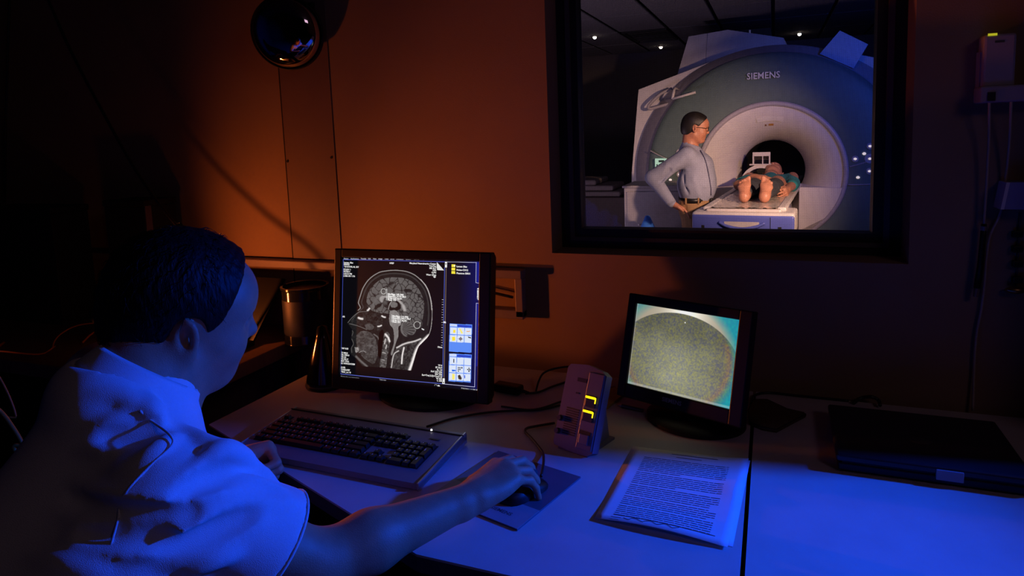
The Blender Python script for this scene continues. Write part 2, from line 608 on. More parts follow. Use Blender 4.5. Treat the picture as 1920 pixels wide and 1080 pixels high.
# casing behind, an eight-sided block
cs = [(-1.40, -0.9), (-1.375, 0.0), (-1.29, 0.86), (-0.52, 1.10), (0.0, 1.17), (0.70, 1.06), (0.95, 0.985), (1.08, 0.88), (1.38, 0.1), (1.40, -0.9)]
bmg = G().prism([(x, 0.24, z + AZ) for x, z in cs], (0, 1.35, 0))
# cut the bore through the casing: build as ring strip instead of a filled cap
g = G()
n = 96
inner, outer = [], []
for i in range(n):
    t = 2 * PI * i / n
    d = (math.cos(t), math.sin(t))
    best = 9
    for k in range(len(cs)):
        (xa, za), (xb, zb) = cs[k], cs[(k + 1) % len(cs)]
        ex, ez = xb - xa, zb - za
        den = d[0] * ez - d[1] * ex
        if abs(den) < 1e-9:
            continue
        s = (xa * ez - za * ex) / den
        u = (xa * d[1] - za * d[0]) / den
        if s > 0 and -1e-6 <= u <= 1 + 1e-6:
            best = min(best, s)
    outer.append((d[0] * best, d[1] * best))
    inner.append((d[0] * 0.9, d[1] * 0.9))
bmg.bm.free()
bm = g.bm
A = [bm.verts.new((x, 0.24, z + AZ)) for x, z in inner]
B = [bm.verts.new((x, 0.24, z + AZ)) for x, z in outer]
Cc = [bm.verts.new((x, 1.6, z + AZ)) for x, z in outer]
D = [bm.verts.new((x, 1.6, z + AZ)) for x, z in inner]
for i in range(n):
    j = (i + 1) % n
    bm.faces.new((A[i], A[j], B[j], B[i]))
    bm.faces.new((B[i], B[j], Cc[j], Cc[i]))
    bm.faces.new((Cc[i], Cc[j], D[j], D[i]))
g.done('casing', CASE, scanner)
G().box((-1.1, 0.3, 0), (1.1, 1.5, AZ - 0.85)).done('plinth', CASE, scanner)
# turret cover on top
g = G()
tp = [(-0.99, 1.00), (-0.865, 1.40), (-0.47, 1.43), (0.06, 1.30), (0.11, 1.17), (0.11, 1.0)]
g.prism([(x + 0.02, 0.62, z + AZ) for x, z in tp], (0, 0.8, 0))
g.done('turret_cover', CASE, scanner)
G().tube([(-0.675, 0.618, 1.03 + AZ), (-0.655, 0.618, 1.41 + AZ)], 0.003, 6).done('cover_seam', RIMM, scanner)
# tilted square box at the upper right
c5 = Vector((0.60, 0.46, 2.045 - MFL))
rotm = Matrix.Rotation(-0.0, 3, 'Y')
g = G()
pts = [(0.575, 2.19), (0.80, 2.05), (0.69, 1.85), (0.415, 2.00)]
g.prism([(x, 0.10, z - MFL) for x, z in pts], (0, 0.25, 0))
g.done('service_box', mat('blue_lit_white_box', (0.26, 0.42, 0.66), 0.5), scanner)  # white box with the blue lamp light put into its colour
# flat shelf fillers beside the couch and lower flare block
for s, x0, x1 in ((1, 0.275, 0.60), (-1, -0.60, -0.275)):
    g = G()
    zt = 0.80 - MFL
    prof = []
    for k in range(15):
        a = -0.22 - k * (PI / 2 - 0.4) / 14
        prof.append((0.63 * math.cos(a) * s, 0.63 * math.sin(a) + AZ))
    pts = [(0.262 * s, zt), prof[0]] + prof[1:] + [(0.262 * s, prof[-1][1])]
    pts = [(p[0], -0.03, p[1]) for p in pts]
    g.prism(pts, (0, 0.45, 0))
    g.done('couch_side_block', CASEW, scanner)
# fascia seam lines and control panels
for s in (1, -1):
    g = G()
    def fp(r, a):
        return (r * math.cos(a) * s, -0.004 + 0.03 * max(0, (r - 0.7) / 0.45) ** 2, r * math.sin(a) + AZ)
    g.tube([fp(0.675 + 0.47 * t / 10, 0.075 + 0.13 * (t / 10)) for t in range(11)], 0.006, 6)
    g.done('panel_seam', RIMM, scanner)
    g = G()
    g.tube([fp(0.675 + 0.48 * t / 10, -0.165 + 0.11 * (t / 10)) for t in range(11)], 0.006, 6)
    g.done('panel_seam', RIMM, scanner)


def panel_bits(cx, cz, sgn):
    yy = 0.0
    for dx, dz, r in ((0, 0.11, 0.03), (0, -0.11, 0.03), (-0.115, 0, 0.03), (0.115, 0, 0.03), (0, 0, 0.045)):
        b = G().cyl((cx + dx, yy + 0.02, cz + dz), (cx + dx, yy - 0.008, cz + dz), r, r * 0.92, 20).done('button', BTNR, scanner)
        G().sphere((cx + dx, yy - 0.010, cz + dz), 0.013, (1.1, 0.3, 0.8), 10, 6).done('button_light', BTN, b)
    for dx, dz in ((-0.045, 0.045), (0.045, -0.045), (-0.09, -0.165), (0.115, -0.135), (0.18, -0.135), (0.235, -0.135)):
        G().sphere((cx + dx, yy - 0.004, cz + dz), 0.016, (1.0, 0.5, 0.8), 10, 6).done('indicator', BTN, scanner)
    ld = G().box((cx + 0.135 * sgn if sgn > 0 else cx - 0.24, yy - 0.012, cz - 0.045), ((cx + 0.255) if sgn > 0 else cx - 0.125, yy + 0.02, cz + 0.05), bev=0.003).done('status_display', LCD, scanner)
    g = G()
    x0 = cx + 0.145 if sgn > 0 else cx - 0.232
    for i in range(4):
        g.box((x0 + 0.008 + 0.022 * i, yy - 0.0135, cz - 0.032), (x0 + 0.02 + 0.022 * i, yy - 0.0125, cz - 0.006))
    g.box((x0 + 0.03, yy - 0.0135, cz + 0.012), (x0 + 0.085, yy - 0.0125, cz + 0.034))
    g.done('display_segments', LCDTX, ld)


panel_bits(0.83, AZ + 0.12, 1)
panel_bits(-0.83, AZ + 0.105, -1)
LOGO = mat('silver_logo', (0.62, 0.58, 0.62), 0.35, metal=0.3, var=0)
text('logo_lettering', 'SIEMENS', 0.082, LOGO, scanner, plane_matrix((-0.055, -0.012, AZ + 0.875), (1, 0, 0), (0, 0, 1)), 'CENTER', ext=0.006, bold=0.0012, sx=0.95)
# bore warning label and top light slot
WLAB = mat('warning_label', (0.55, 0.25, 0.05), 0.5, var=0)


def flare_pt(ang, q):
    r = 0.296 + 0.325 * (1 - math.cos(q * PI / 2)) ** 0.85
    return Vector((r * math.cos(ang), 0.50 - 0.485 * math.sin(q * PI / 2) - 0.004, r * math.sin(ang) + AZ))


def flare_patch(name, a0, a1, q0, q1, m, off=0.003):
    g = G()
    for i in range(6):
        for j in range(3):
            ps = []
            for (ii, jj) in ((i, j), (i + 1, j), (i + 1, j + 1), (i, j + 1)):
                p = flare_pt(a0 + (a1 - a0) * ii / 6, q0 + (q1 - q0) * jj / 3)
                n_ = (Vector((0, -0.3, AZ)) - p).normalized()
                ps.append(p + n_ * off)
            g.quad(*ps)
    return g.done(name, m, scanner)


flare_patch('warning_label', 1.60, 1.505, 0.585, 0.63, WLAB)
flare_patch('warning_triangle', 1.675, 1.645, 0.585, 0.62, mat('warning_sign', (0.25, 0.08, 0.03), 0.5, var=0))
flare_patch('entry_light_slot', 1.80, 1.34, 0.70, 0.80, mat('slot_plastic', (0.8, 0.74, 0.70), 0.3, var=0), 0.006)
# hook with cable on the upper left
g = G()
hk = [(-0.86, 0.14, 0.83), (-0.88, 0.06, 0.84), (-0.875, 0.0, 0.815), (-0.885, -0.03, 0.735)]
g.tube([(a, b, c + AZ) for a, b, c in hk], 0.013, 8)
g.tube([(-0.885, -0.03, 0.735 + AZ), (-0.66, -0.05, 0.785 + AZ)], 0.012, 8)
g.done('cable_hook', WHITEP, scanner, smooth=True)
g = G()
g.tube(spline([(-0.93, 0.16, 0.845 + AZ), (-1.03, 0.12, 0.80 + AZ), (-1.14, 0.1, 0.70 + AZ), (-1.15, 0.12, 0.655 + AZ), (-1.05, 0.14, 0.675 + AZ), (-0.95, 0.16, 0.70 + AZ)], 6), 0.016, 8)
g.done('cable_loop', RIMM, scanner, smooth=True)

# dark duct above the scanner
o = thing('ceiling_duct', 'black exhaust duct dropping from the scan room ceiling behind the turret', 'duct', (-0.2, 6.6, CEIL), world=True)
G().prism([(-0.50, 6.75, 2.49), (-0.03, 6.75, 2.49), (0.02, 6.75, 2.25), (-0.60, 6.75, 2.25)], (0, 0.7, 0)).done('duct_body', BLACK, o)
G().tube(spline([(-0.48, 6.72, 2.42), (-0.62, 6.72, 2.40), (-0.85, 6.72, 2.33), (-0.95, 6.72, 2.28)], 5), 0.03, 10).done('duct_hose', BLACK, o, smooth=True)
G().box((-0.26, 6.73, 2.43), (-0.24, 6.75, 2.48)).done('duct_clip', SILVER, o)

# ------------------------------------------------------------------ the couch
COUCH = mat('white_couch_top', (0.66, 0.60, 0.58), 0.35, var=0.05)
APRON = mat('blue_lit_couch_front', (0.10, 0.13, 0.50), 0.4, var=0.04)  # blue apron, coloured deeper in place of blue light falling on it
couch = thing('patient_couch', 'long scanner couch with pale top and blue-lit front end under the patient', 'scanner table', (-0.193, 3.15, MFL), (0, 0, -0.085))
TZ = 0.792 - MFL
g = G()
g.box((-0.25, 0.05, TZ - 0.03), (0.25, 3.3, TZ + 0.012), bev=0.012)
g.done('couch_top', COUCH, couch)
g = G()
for s in (-1, 1):
    g.box((0.25 * s - 0.03, 0.1, TZ - 0.01), (0.25 * s + 0.03, 2.1, TZ + 0.022), bev=0.012)
g.done('side_rails', WHITEP, couch)
ap = G().box((-0.34, 0.0, TZ - 0.16), (0.34, 0.34, TZ - 0.006), bev=0.02, seg=3).done('front_housing', WHITEP, couch)
G().box((-0.337, -0.012, TZ - 0.19), (0.337, 0.03, TZ - 0.026), bev=0.012, seg=3).done('front_apron', APRON, couch)
g = G()
pts = []
for k in range(13):
    t = k / 12
    pts.append((-0.115 + 0.23 * t, -0.014, TZ - 0.085 - 0.022 * math.sin(PI * t)))
pts += [(0.115, -0.014, TZ - 0.07), (-0.115, -0.014, TZ - 0.07)]
g.prism(pts, (0, 0.004, 0))
g.done('grip_recess', mat('grip_lining', (0.5, 0.47, 0.47), 0.4), couch)
G().tube(spline([(-0.15, -0.015, TZ - 0.075), (-0.10, -0.022, TZ - 0.10), (0, -0.026, TZ - 0.118), (0.10, -0.022, TZ - 0.10), (0.15, -0.015, TZ - 0.075)], 6), 0.011, 8).done('grip_bar', APRON, couch, smooth=True)
G().box((0.185, -0.0135, TZ - 0.17), (0.188, -0.0115, TZ - 0.035)).done('apron_seam', BLACKM, couch)
G().box((0.235, -0.015, TZ - 0.125), (0.258, -0.0115, TZ - 0.10)).done('socket', BLACKM, couch)
G().box((-0.27, -0.015, TZ - 0.125), (-0.25, -0.0115, TZ - 0.10)).done('socket', BLACKM, couch)
G().box((-0.2, 0.2, 0), (0.2, 2.2, TZ - 0.15), bev=0.03).done('pedestal', WHITEP, couch)
# glossy foil sheet on the couch
SHEET = mat('glossy_sheet', (0.62, 0.55, 0.5), 0.16, var=0.25, scale=12, bump=1.0, bscale=22)
g = G()
nx, ny = 22, 26
vv = [[g.bm.verts.new((-0.225 + 0.45 * i / nx, 0.06 + 0.95 * j / ny, TZ + 0.0135 + 0.012 * abs(math.sin(i * 1.3 + 0.7 * math.sin(j * 0.9))) * (0.4 + 0.6 * random.random()))) for j in range(ny + 1)] for i in range(nx + 1)]
for i in range(nx):
    for j in range(ny):
        g.bm.faces.new((vv[i][j], vv[i + 1][j], vv[i + 1][j + 1], vv[i][j + 1]))
sh = g.done('couch_sheet', SHEET, None, smooth=True)
sh.location = (-0.193, 3.15, MFL); sh.rotation_euler = (0, 0, -0.085)
tag(sh, 'crumpled glossy sheet covering the foot end of the couch', 'sheet')

# head coil over the patient's head
coil = thing('head_coil', 'white arched head coil with mirror frame inside the scanner bore', 'head coil', tuple(on(1, 5.2, 1427, 346)), (0, 0, -0.085))
CO = mat('coil_plastic', (0.72, 0.66, 0.6), 0.4, var=0.03)
g = G()
prof = []
for i in range(33):
    t = PI * i / 32
    prof.append((math.cos(t), math.sin(t)))
for k in range(32):
    (c0, s0), (c1, s1) = prof[k], prof[k + 1]
    for (ra, rb, ya, yb) in ((0.158, 0.19, -0.02, -0.02), (0.19, 0.19, -0.02, 0.12), (0.19, 0.158, 0.12, 0.12), (0.158, 0.158, 0.12, -0.02)):
        g.quad((c0 * ra, ya, s0 * ra * 1.02), (c1 * ra, ya, s1 * ra * 1.02), (c1 * rb, yb, s1 * rb * 1.02), (c0 * rb, yb, s0 * rb * 1.02))
bmesh.ops.remove_doubles(g.bm, verts=g.bm.verts[:], dist=1e-4)
g.done('coil_arch', CO, coil, angle=0.6)
mf = G().box((-0.075, -0.04, 0.275), (0.085, -0.01, 0.315), bev=0.004)
mf.box((-0.075, -0.04, 0.195), (-0.062, -0.02, 0.28)).box((0.072, -0.04, 0.195), (0.085, -0.02, 0.28)).box((0.012, -0.04, 0.195), (0.02, -0.02, 0.28)).box((-0.105, -0.035, 0.188), (0.115, 0.0, 0.202), bev=0.004)
mfo = mf.done('mirror_frame', CO, coil)
G().quad((-0.06, -0.012, 0.2), (0.07, -0.012, 0.2), (0.07, 0.02, 0.28), (-0.06, 0.02, 0.28)).done('mirror_glass', mat('coil_mirror', (0.3, 0.28, 0.28), 0.05, metal=1.0, var=0), mfo)
G().box((0.19, -0.02, -0.03), (0.245, 0.02, 0.055), bev=0.006).done('side_clamp', CO, coil)
G().box((0.225, -0.03, -0.06), (0.245, 0.0, 0.06), bev=0.004).done('clamp_post', CO, coil)
G().box((-0.24, -0.02, -0.02), (-0.19, 0.02, 0.045), bev=0.006).done('side_clamp', CO, coil)
g = G()
for k in range(32):
    (c0, s0), (c1, s1) = prof[k], prof[k + 1]
    g.quad((c0 * 0.158, 0.1, s0 * 0.16), (c1 * 0.158, 0.1, s1 * 0.16), (c1 * 0.14, 0.32, s1 * 0.142), (c0 * 0.14, 0.32, s0 * 0.142))
g.done('coil_shell', mat('smoked_coil', (0.16, 0.12, 0.08), 0.3), coil, smooth=True)
G().box((-0.2, -0.05, -0.03), (0.2, 0.35, 0.0), bev=0.006).done('coil_base', CO, coil)

# cabinet at the left of the couch, and clutter at far left
cab = thing('equipment_cabinet', 'low dark grey equipment cabinet behind the standing man', 'cabinet', (-0.95, 4.55, MFL), world=True)
CABM = mat('grey_cabinet', (0.34, 0.32, 0.34), 0.5, var=0.05)
G().box((-1.26, 4.35, MFL), (-0.62, 4.88, 0.855), bev=0.006).done('cabinet_body', CABM, cab)
G().box((-1.275, 4.335, 0.855), (-0.605, 4.895, 0.875), bev=0.006).done('cabinet_top', CABM, cab)
G().box((-1.235, 4.342, 0.50), (-0.645, 4.35, 0.82), bev=0.002).done('cabinet_door', CABM, cab)
G().box((-1.13, 4.33, 0.515), (-1.03, 4.342, 0.525), bev=0.002).done('handle', SILVER, cab)
bn = thing('blue_cone', 'small bright blue cone beside the grey cabinet', 'cone', (-1.01, 4.12, 0.38), world=True)
G().lathe([(0.13, 0.38), (0.12, 0.40), (0.02, 0.63), (0.0, 0.635)], 24, loc=(-1.01, 4.12, 0)).done('cone_body', mat('blue_plastic', (0.05, 0.2, 0.75), 0.4), bn, smooth=True)
G().box((-1.16, 3.98, 0.36), (-0.86, 4.26, 0.38), bev=0.01).done('cone_foot', mat('blue_plastic', (0.05, 0.2, 0.75), 0.4), bn)
st = thing('low_stool', 'dark stool carrying the blue cone', 'stool', (-1.01, 4.12, MFL), world=True)
G().box((-1.17, 3.97, 0.33), (-0.85, 4.27, 0.36), bev=0.01).done('stool_top', DGREY, st)
for sx in (-1, 1):
    for sy in (-1, 1):
        G().cyl((-1.01 + 0.13 * sx, 4.12 + 0.12 * sy, 0.335), (-1.01 + 0.15 * sx, 4.12 + 0.14 * sy, MFL), 0.014, n=10).done('leg', DGREY, st)
sh = thing('storage_bench', 'dark bench piled with folded pads against the scan room wall', 'bench', (-2.2, 6.2, MFL), world=True)
G().box((-2.75, 5.8, MFL), (-1.55, 6.6, 0.62), bev=0.01).done('bench_body', mat('dark_bench', (0.09, 0.06, 0.05), 0.6), sh)
PADM = mat('folded_pad_cloth', (0.30, 0.25, 0.23), 0.8, bump=0.5, bscale=40)
for k, (x0, x1, z) in enumerate(((-2.7, -1.62, 0.62), (-2.6, -1.7, 0.69), (-2.7, -1.9, 0.755))):
    pd = G().box((x0, 5.85, z), (x1, 6.5, z + 0.062), bev=0.025, seg=3).done('folded_pad', PADM)
    tag(pd, ['grey folded pad lying directly on the dark bench', 'grey folded pad in the middle of the pile on the bench', 'grey folded pad on top of the pile on the bench'][k], 'pad', 'pads on the scan room bench')

# ================================================================== control room furniture
DZ = 0.74                     # desk top height
SEAM = -0.036


def worktop(name, label, poly, parts):
    c = (sum(p[0] for p in poly) / len(poly), sum(p[1] for p in poly) / len(poly), 0)
    t = thing(name, label, 'desk', c, world=True)
    g = G()
    g.prism([(x, y, DZ - 0.004) for x, y in poly], (0, 0, 0.004))
    g.done('top_surface', DESK, t)
    g = G()
    g.prism([(x, y, DZ - 0.03) for x, y in poly], (0, 0, 0.026))
    g.done('top_core', DESKEDGE, t)
    for lo, hi in parts:
        G().box(lo, hi, bev=0.003).done('leg_panel', DGREY, t)
    return t


BK = -0.022
worktop('corner_worktop', 'pale corner worktop carrying the keyboard and both monitors', [(-1.195, BK), (-1.218, -0.564), (-0.513, -0.841), (SEAM - 0.0035, -0.846), (SEAM - 0.0035, BK)],
        [((-1.19, -0.50, 0), (-1.165, -0.05, DZ - 0.03)), ((-0.5, -0.12, 0), (-0.1, -0.09, DZ - 0.03)), ((-0.075, -0.8, 0), (-0.05, -0.05, DZ - 0.03))])
worktop('side_worktop', 'pale worktop with a closed laptop, right of the dark seam', [(SEAM + 0.0035, BK), (SEAM + 0.0035, -0.85), (1.35, -0.85), (1.35, BK)],
        [((0.0, -0.8, 0), (0.025, -0.05, DZ - 0.03)), ((1.3, -0.8, 0), (1.325, -0.05, DZ - 0.03))])

# table along the left, a little higher
tb = thing('wall_table', 'brown wooden table against the wall behind the seated man', 'table', (-1.8, -0.35, 0), world=True)
TBZ = 0.80
g = G()
g.box((-2.75, -0.50, TBZ - 0.04), (-1.325, -0.012, TBZ), bev=0.003)
g.done('table_top', WOOD, tb)
for x in (-2.68, -1.40):
    for y in (-0.45, -0.1):
        G().box((x - 0.02, y - 0.02, 0), (x + 0.02, y + 0.02, TBZ - 0.04)).done('leg', DGREY, tb)

# wall raceway with its drop beside the big monitor
RACE = mat('painted_raceway', (0.24, 0.19, 0.20), 0.5, var=0.05)
rw = thing('cable_raceway', 'thin painted cable raceway running along the wall behind the big monitor', 'cable duct', (-1.4, -0.01, 1.0), world=True)
G().box((-2.78, -0.034, 0.994), (-0.628, 0.0, 1.018), bev=0.003).done('long_run', RACE, rw)
G().box((-0.652, -0.028, 0.885), (-0.628, 0.0, 0.994), bev=0.003).done('drop', RACE, rw)
G().box((-0.95, -0.028, 0.88), (-0.628, 0.0, 0.905), bev=0.003).done('low_run', RACE, rw)
G().tube(spline([(-1.0, -0.02, 0.975), (-0.86, -0.022, 0.97), (-0.75, -0.022, 0.955), (-0.66, -0.02, 0.94)], 6), 0.004, 6).done('loose_wire', CABLEM, rw, smooth=True)

# ------------------------------------------------------------------ monitors
def head_xform(t, yaw, tilt):
    return


def monitor(name, label, c, yaw, tilt, sw, sh, bez, depth, basepx, base_r, neckw, logo, ped):
    bl, br_, bt, bb = bez
    rot = Matrix.Rotation(yaw, 3, 'Z')
    foot = Vector((c[0], c[1], 0)) + rot @ Vector((0, depth + 0.02, 0)) if basepx is None else Vector((basepx[0], basepx[1], 0))
    t = thing(name, label, 'monitor', (foot.x, foot.y, DZ))
    t.rotation_euler = (0, 0, yaw)
    # everything local: x right, y away from viewer, z up, origin at the foot
    R3 = Matrix.Rotation(-tilt, 4, 'X')
    loc = rot.inverted() @ (Vector((c[0], c[1], 0)) - foot)
    Mh = Matrix.Translation((loc.x, loc.y, c[2] - DZ)) @ R3
    def put(g, nm, m, parent=t, **k):
        o = g.done(nm, m, parent, **k)
        o.data.transform(Mh)
        return o
    x0, x1, z0, z1 = -sw / 2 - bl, sw / 2 + br_, -sh / 2 - bb, sh / 2 + bt
    g = G()
    # bezel frame of four bars
    g.box((x0, -0.008, z0), (-sw / 2, 0.02, z1), bev=0.003).box((sw / 2, -0.008, z0), (x1, 0.02, z1), bev=0.003)
    g.box((-sw / 2 - 0.002, -0.008, sh / 2), (sw / 2 + 0.002, 0.02, z1), bev=0.003).box((-sw / 2 - 0.002, -0.008, z0), (sw / 2 + 0.002, 0.02, -sh / 2), bev=0.003)
    put(g, 'bezel', BLACK)
    put(G().box((x0 + 0.003, 0.012, z0 + 0.003), (x1 - 0.003, depth * 0.6, z1 - 0.003), bev=0.01), 'back_shell', BLACK)
    put(G().box((x0 + 0.05, depth * 0.5, z0 + 0.05), (x1 - 0.05, depth, z1 - 0.06), bev=0.015), 'rear_housing', BLACK)
    # stand
    bx = G().lathe([(0.0, 0.020), (base_r * 0.45, 0.020), (base_r * 0.9, 0.014), (base_r, 0.008), (base_r, 0.0), (0.0, 0.0)], 48, fn=lambda p, r: Vector((p.x * 1.12, p.y * 0.95, p.z)))
    bx.done('foot', BLACK, t, angle=0.7)
    g = G()
    zc = c[2] - DZ + z0 * 0.55
    g.box((-neckw / 2, loc.y + depth * 0.7 - 0.0, 0.015), (neckw / 2, loc.y + depth * 0.7 + 0.045, zc), bev=0.012)
    g.done('neck', BLACK, t)
    return t, Mh, (x0, x1, z0, z1)


m1, M1, b1 = monitor('large_monitor', 'large black monitor showing a brain scan in front of the seated man', (-0.827, -0.302, 0.941), 0.028, 0.153, 0.376, 0.301,
                     (0.022, 0.030, 0.022, 0.030), 0.075, (-0.80, -0.245), 0.125, 0.10, None, 0)
m2, M2, b2 = monitor('small_monitor', 'small tilted monitor showing a grey camera picture under the window', (-0.1839, -0.2267, 0.8912), -0.355, 0.27, 0.246, 0.1845,
                     (0.022, 0.029, 0.022, 0.032), 0.055, (-0.155, -0.225), 0.098, 0.075, None, 0)


# -------------------------------------------- rasterised screen pictures (flat print on a screen)
def sRGB(c):
    c = np.asarray(c, float)
    return np.where(c <= 0.04045, c / 12.92, ((c + 0.055) / 1.055) ** 2.4)


def homography(src, dst):
    A = []
    for (x, y), (u, v) in zip(src, dst):
        A.append([x, y, 1, 0, 0, 0, -u * x, -u * y, -u])
        A.append([0, 0, 0, x, y, 1, -v * x, -v * y, -v])
    _, _, vt = np.linalg.svd(np.array(A))
    return vt[-1].reshape(3, 3)


def happly(H, p):
    p = np.asarray(p, float)
    q = np.c_[p, np.ones(len(p))] @ H.T
    return q[:, :2] / q[:, 2:]


def vnoise(x, y, seed=0):
    r = np.random.default_rng(seed)
    T = r.random((64, 64))
    xi, yi = np.floor(x).astype(int), np.floor(y).astype(int)
    fx, fy = x - xi, y - yi
    fx, fy = fx * fx * (3 - 2 * fx), fy * fy * (3 - 2 * fy)
    a, b = T[yi % 64, xi % 64], T[yi % 64, (xi + 1) % 64]
    c, d = T[(yi + 1) % 64, xi % 64], T[(yi + 1) % 64, (xi + 1) % 64]
    return (a * (1 - fx) + b * fx) * (1 - fy) + (c * (1 - fx) + d * fx) * fy


def inpoly(X, Y, poly):
    r = np.zeros(X.shape, bool)
    n = len(poly)
    for i in range(n):
        x0, y0 = poly[i]
        x1, y1 = poly[(i + 1) % n]
        if y0 == y1:
            continue
        c = ((y0 > Y) != (y1 > Y)) & (X < (x1 - x0) * (Y - y0) / (y1 - y0) + x0)
        r ^= c
    return r


def dline(X, Y, pts):
    d = np.full(X.shape, 1e9)
    for (x0, y0), (x1, y1) in zip(pts, pts[1:]):
        ex, ey = x1 - x0, y1 - y0
        t = np.clip(((X - x0) * ex + (Y - y0) * ey) / (ex * ex + ey * ey + 1e-9), 0, 1)
        d = np.minimum(d, np.hypot(X - x0 - t * ex, Y - y0 - t * ey))
    return d


def sm2(pts, n=5, closed=False):
    P = [Vector((p[0], p[1], 0)) for p in pts]
    if closed:
        P = P + [P[0]]
    return [(v.x, v.y) for v in spline(P, n)]


# traced in a 3.375x view of photo region 600..960 x 440..760
SRC1 = [(150, 140), (1015, 172), (1000, 985), (133, 895)]
GW, GH = 470, 376
H1i = homography([(0, 0), (GW, 0), (GW, GH), (0, GH)], SRC1)
H1 = homography(SRC1, [(0, 0), (1, 0), (1, 1), (0, 1)])
jj, ii = np.meshgrid(np.arange(GW) + 0.5, np.arange(GH) + 0.5)
XY = happly(H1i, np.c_[jj.ravel(), ii.ravel()])
X, Y = XY[:, 0].reshape(GH, GW), XY[:, 1].reshape(GH, GW)
img = np.zeros((GH, GW, 3))
img[:] = (0.035, 0.035, 0.045)
img[X > 800 - (Y - 170) * 0.018] = (0.04, 0.045, 0.10)
rx = np.clip((X - 880) / 110, 0, 1)
right = X > 806 - (Y - 170) * 0.018
img[right] += (np.stack([0.0 * rx, 0.02 * rx, 0.22 * rx], -1))[right]
skin = sm2([(175, 555), (205, 515), (240, 478), (255, 462), (246, 440), (243, 425), (255, 385), (270, 340), (290, 305), (310, 280), (340, 255), (380, 233), (420, 225), (470, 221), (530, 225), (570, 235), (610, 255), (650, 290), (680, 330), (700, 380), (712, 440), (715, 500), (712, 550), (705, 600), (690, 640), (660, 675), (630, 705), (615, 740), (600, 790), (580, 860)])
face = sm2([(270, 832), (235, 785), (200, 755), (197, 725), (205, 705), (213, 690), (207, 672), (198, 655), (205, 640), (200, 620), (207, 603), (200, 590), (185, 570), (175, 555)])
head = skin + [(400, 840), (270, 832)] + face
hm = inpoly(X, Y, head)
val = np.full(X.shape, 0.0)
tex = 0.5 * vnoise(X / 9, Y / 9, 1) + 0.3 * vnoise(X / 4.5, Y / 4.5, 2) + 0.2 * vnoise(X / 22, Y / 22, 3)
val[hm] = (0.07 + 0.08 * tex)[hm]


def fill(poly, v, amp=0.1, closed=True, soft=1.0):
    m = inpoly(X, Y, sm2(poly, 5, True))
    val[m] = (v + amp * (tex - 0.5) * 2)[m]


def stroke(pts, wid, v, smooth=True):
    d = dline(X, Y, sm2(pts, 5) if smooth else pts)
    a = np.clip(1.2 - d / wid, 0, 1)
    val[:] = val * (1 - a) + v * a


# skull/scalp layers
sk_in = [(x + (480 - x) * 0.035, y + (430 - y) * 0.04) for x, y in skin if y < 700]
stroke(sk_in, 6, 0.05, False)
top = [p for p in skin if p[1] < 480]
stroke([(x + (480 - x) * 0.02, y + (430 - y) * 0.02) for x, y in top], 3.4, 0.66, False)
stroke(top, 1.6, 0.34, False)
stroke([p for p in skin if p[0] > 640 and p[1] < 690], 4.2, 0.80, False)
stroke([(x + (480 - x) * 0.10, y + (430 - y) * 0.115) for x, y in skin if y < 600], 5, 0.24, False)
# brain
brain = [(300, 450), (300, 400), (318, 350), (350, 312), (390, 283), (450, 270), (520, 272), (575, 290), (615, 325), (645, 375), (662, 430), (660, 490), (645, 560), (612, 600), (570, 600), (530, 560), (490, 530), (450, 505), (420, 498), (380, 495), (330, 478)]
bmsk = inpoly(X, Y, sm2(brain, 5, True))
wx = X + 16 * (vnoise(X / 26, Y / 26, 4) - 0.5)
wy = Y + 16 * (vnoise(X / 26, Y / 26, 5) - 0.5)
rp = np.random.default_rng(3).random((150, 2)) * [400, 380] + [280, 250]
f1 = np.full(X.shape, 1e9); f2 = f1.copy()
for px_, py_ in rp:
    dd = np.hypot(wx - px_, wy - py_)
    f2 = np.minimum(f2, np.maximum(f1, dd)); f1 = np.minimum(f1, dd)
edge = np.clip((f2 - f1) / 5.0, 0, 1)
val[bmsk] = (0.10 + 0.27 * edge + 0.06 * (tex - 0.5))[bmsk]
stroke([(335, 470), (350, 420), (380, 385), (420, 372), (470, 372), (520, 392), (560, 425), (575, 460)], 10, 0.40)
stroke([(395, 420), (388, 402), (402, 392), (432, 395), (470, 403), (505, 420), (530, 448), (540, 475)], 9.5, 0.66)
stroke([(532, 455), (540, 476)], 13, 0.68)
stroke([(392, 412), (402, 400)], 12, 0.62)
fill([(430, 455), (440, 425), (470, 412), (505, 430), (515, 465), (490, 480), (445, 478)], 0.08, 0.03)
fill([(447, 442), (455, 428), (472, 424), (492, 434), (494, 452), (475, 462), (455, 458)], 0.42, 0.05)
stroke([(437, 470), (445, 440), (460, 418)], 4, 0.6)
fill([(448, 482), (480, 478), (505, 505), (520, 540), (515, 570), (500, 585), (500, 640), (485, 680), (462, 758), (452, 752), (470, 690), (472, 640), (466, 595), (447, 570), (441, 530)], 0.50, 0.06)
fill([(515, 575), (535, 548), (580, 560), (612, 590), (600, 628), (560, 645), (535, 640), (515, 612)], 0.40, 0.05)
st = np.sin(np.arctan2(Y - 595, X - 515) * 26) * 0.5 + 0.5
cbm = inpoly(X, Y, [(530, 555), (580, 562), (610, 592), (598, 626), (558, 640), (535, 630), (525, 600)])
val[cbm] = (val * (0.55 + 0.45 * st))[cbm]
fill([(600, 560), (635, 545), (655, 560), (640, 590), (610, 600)], 0.22, 0.06)
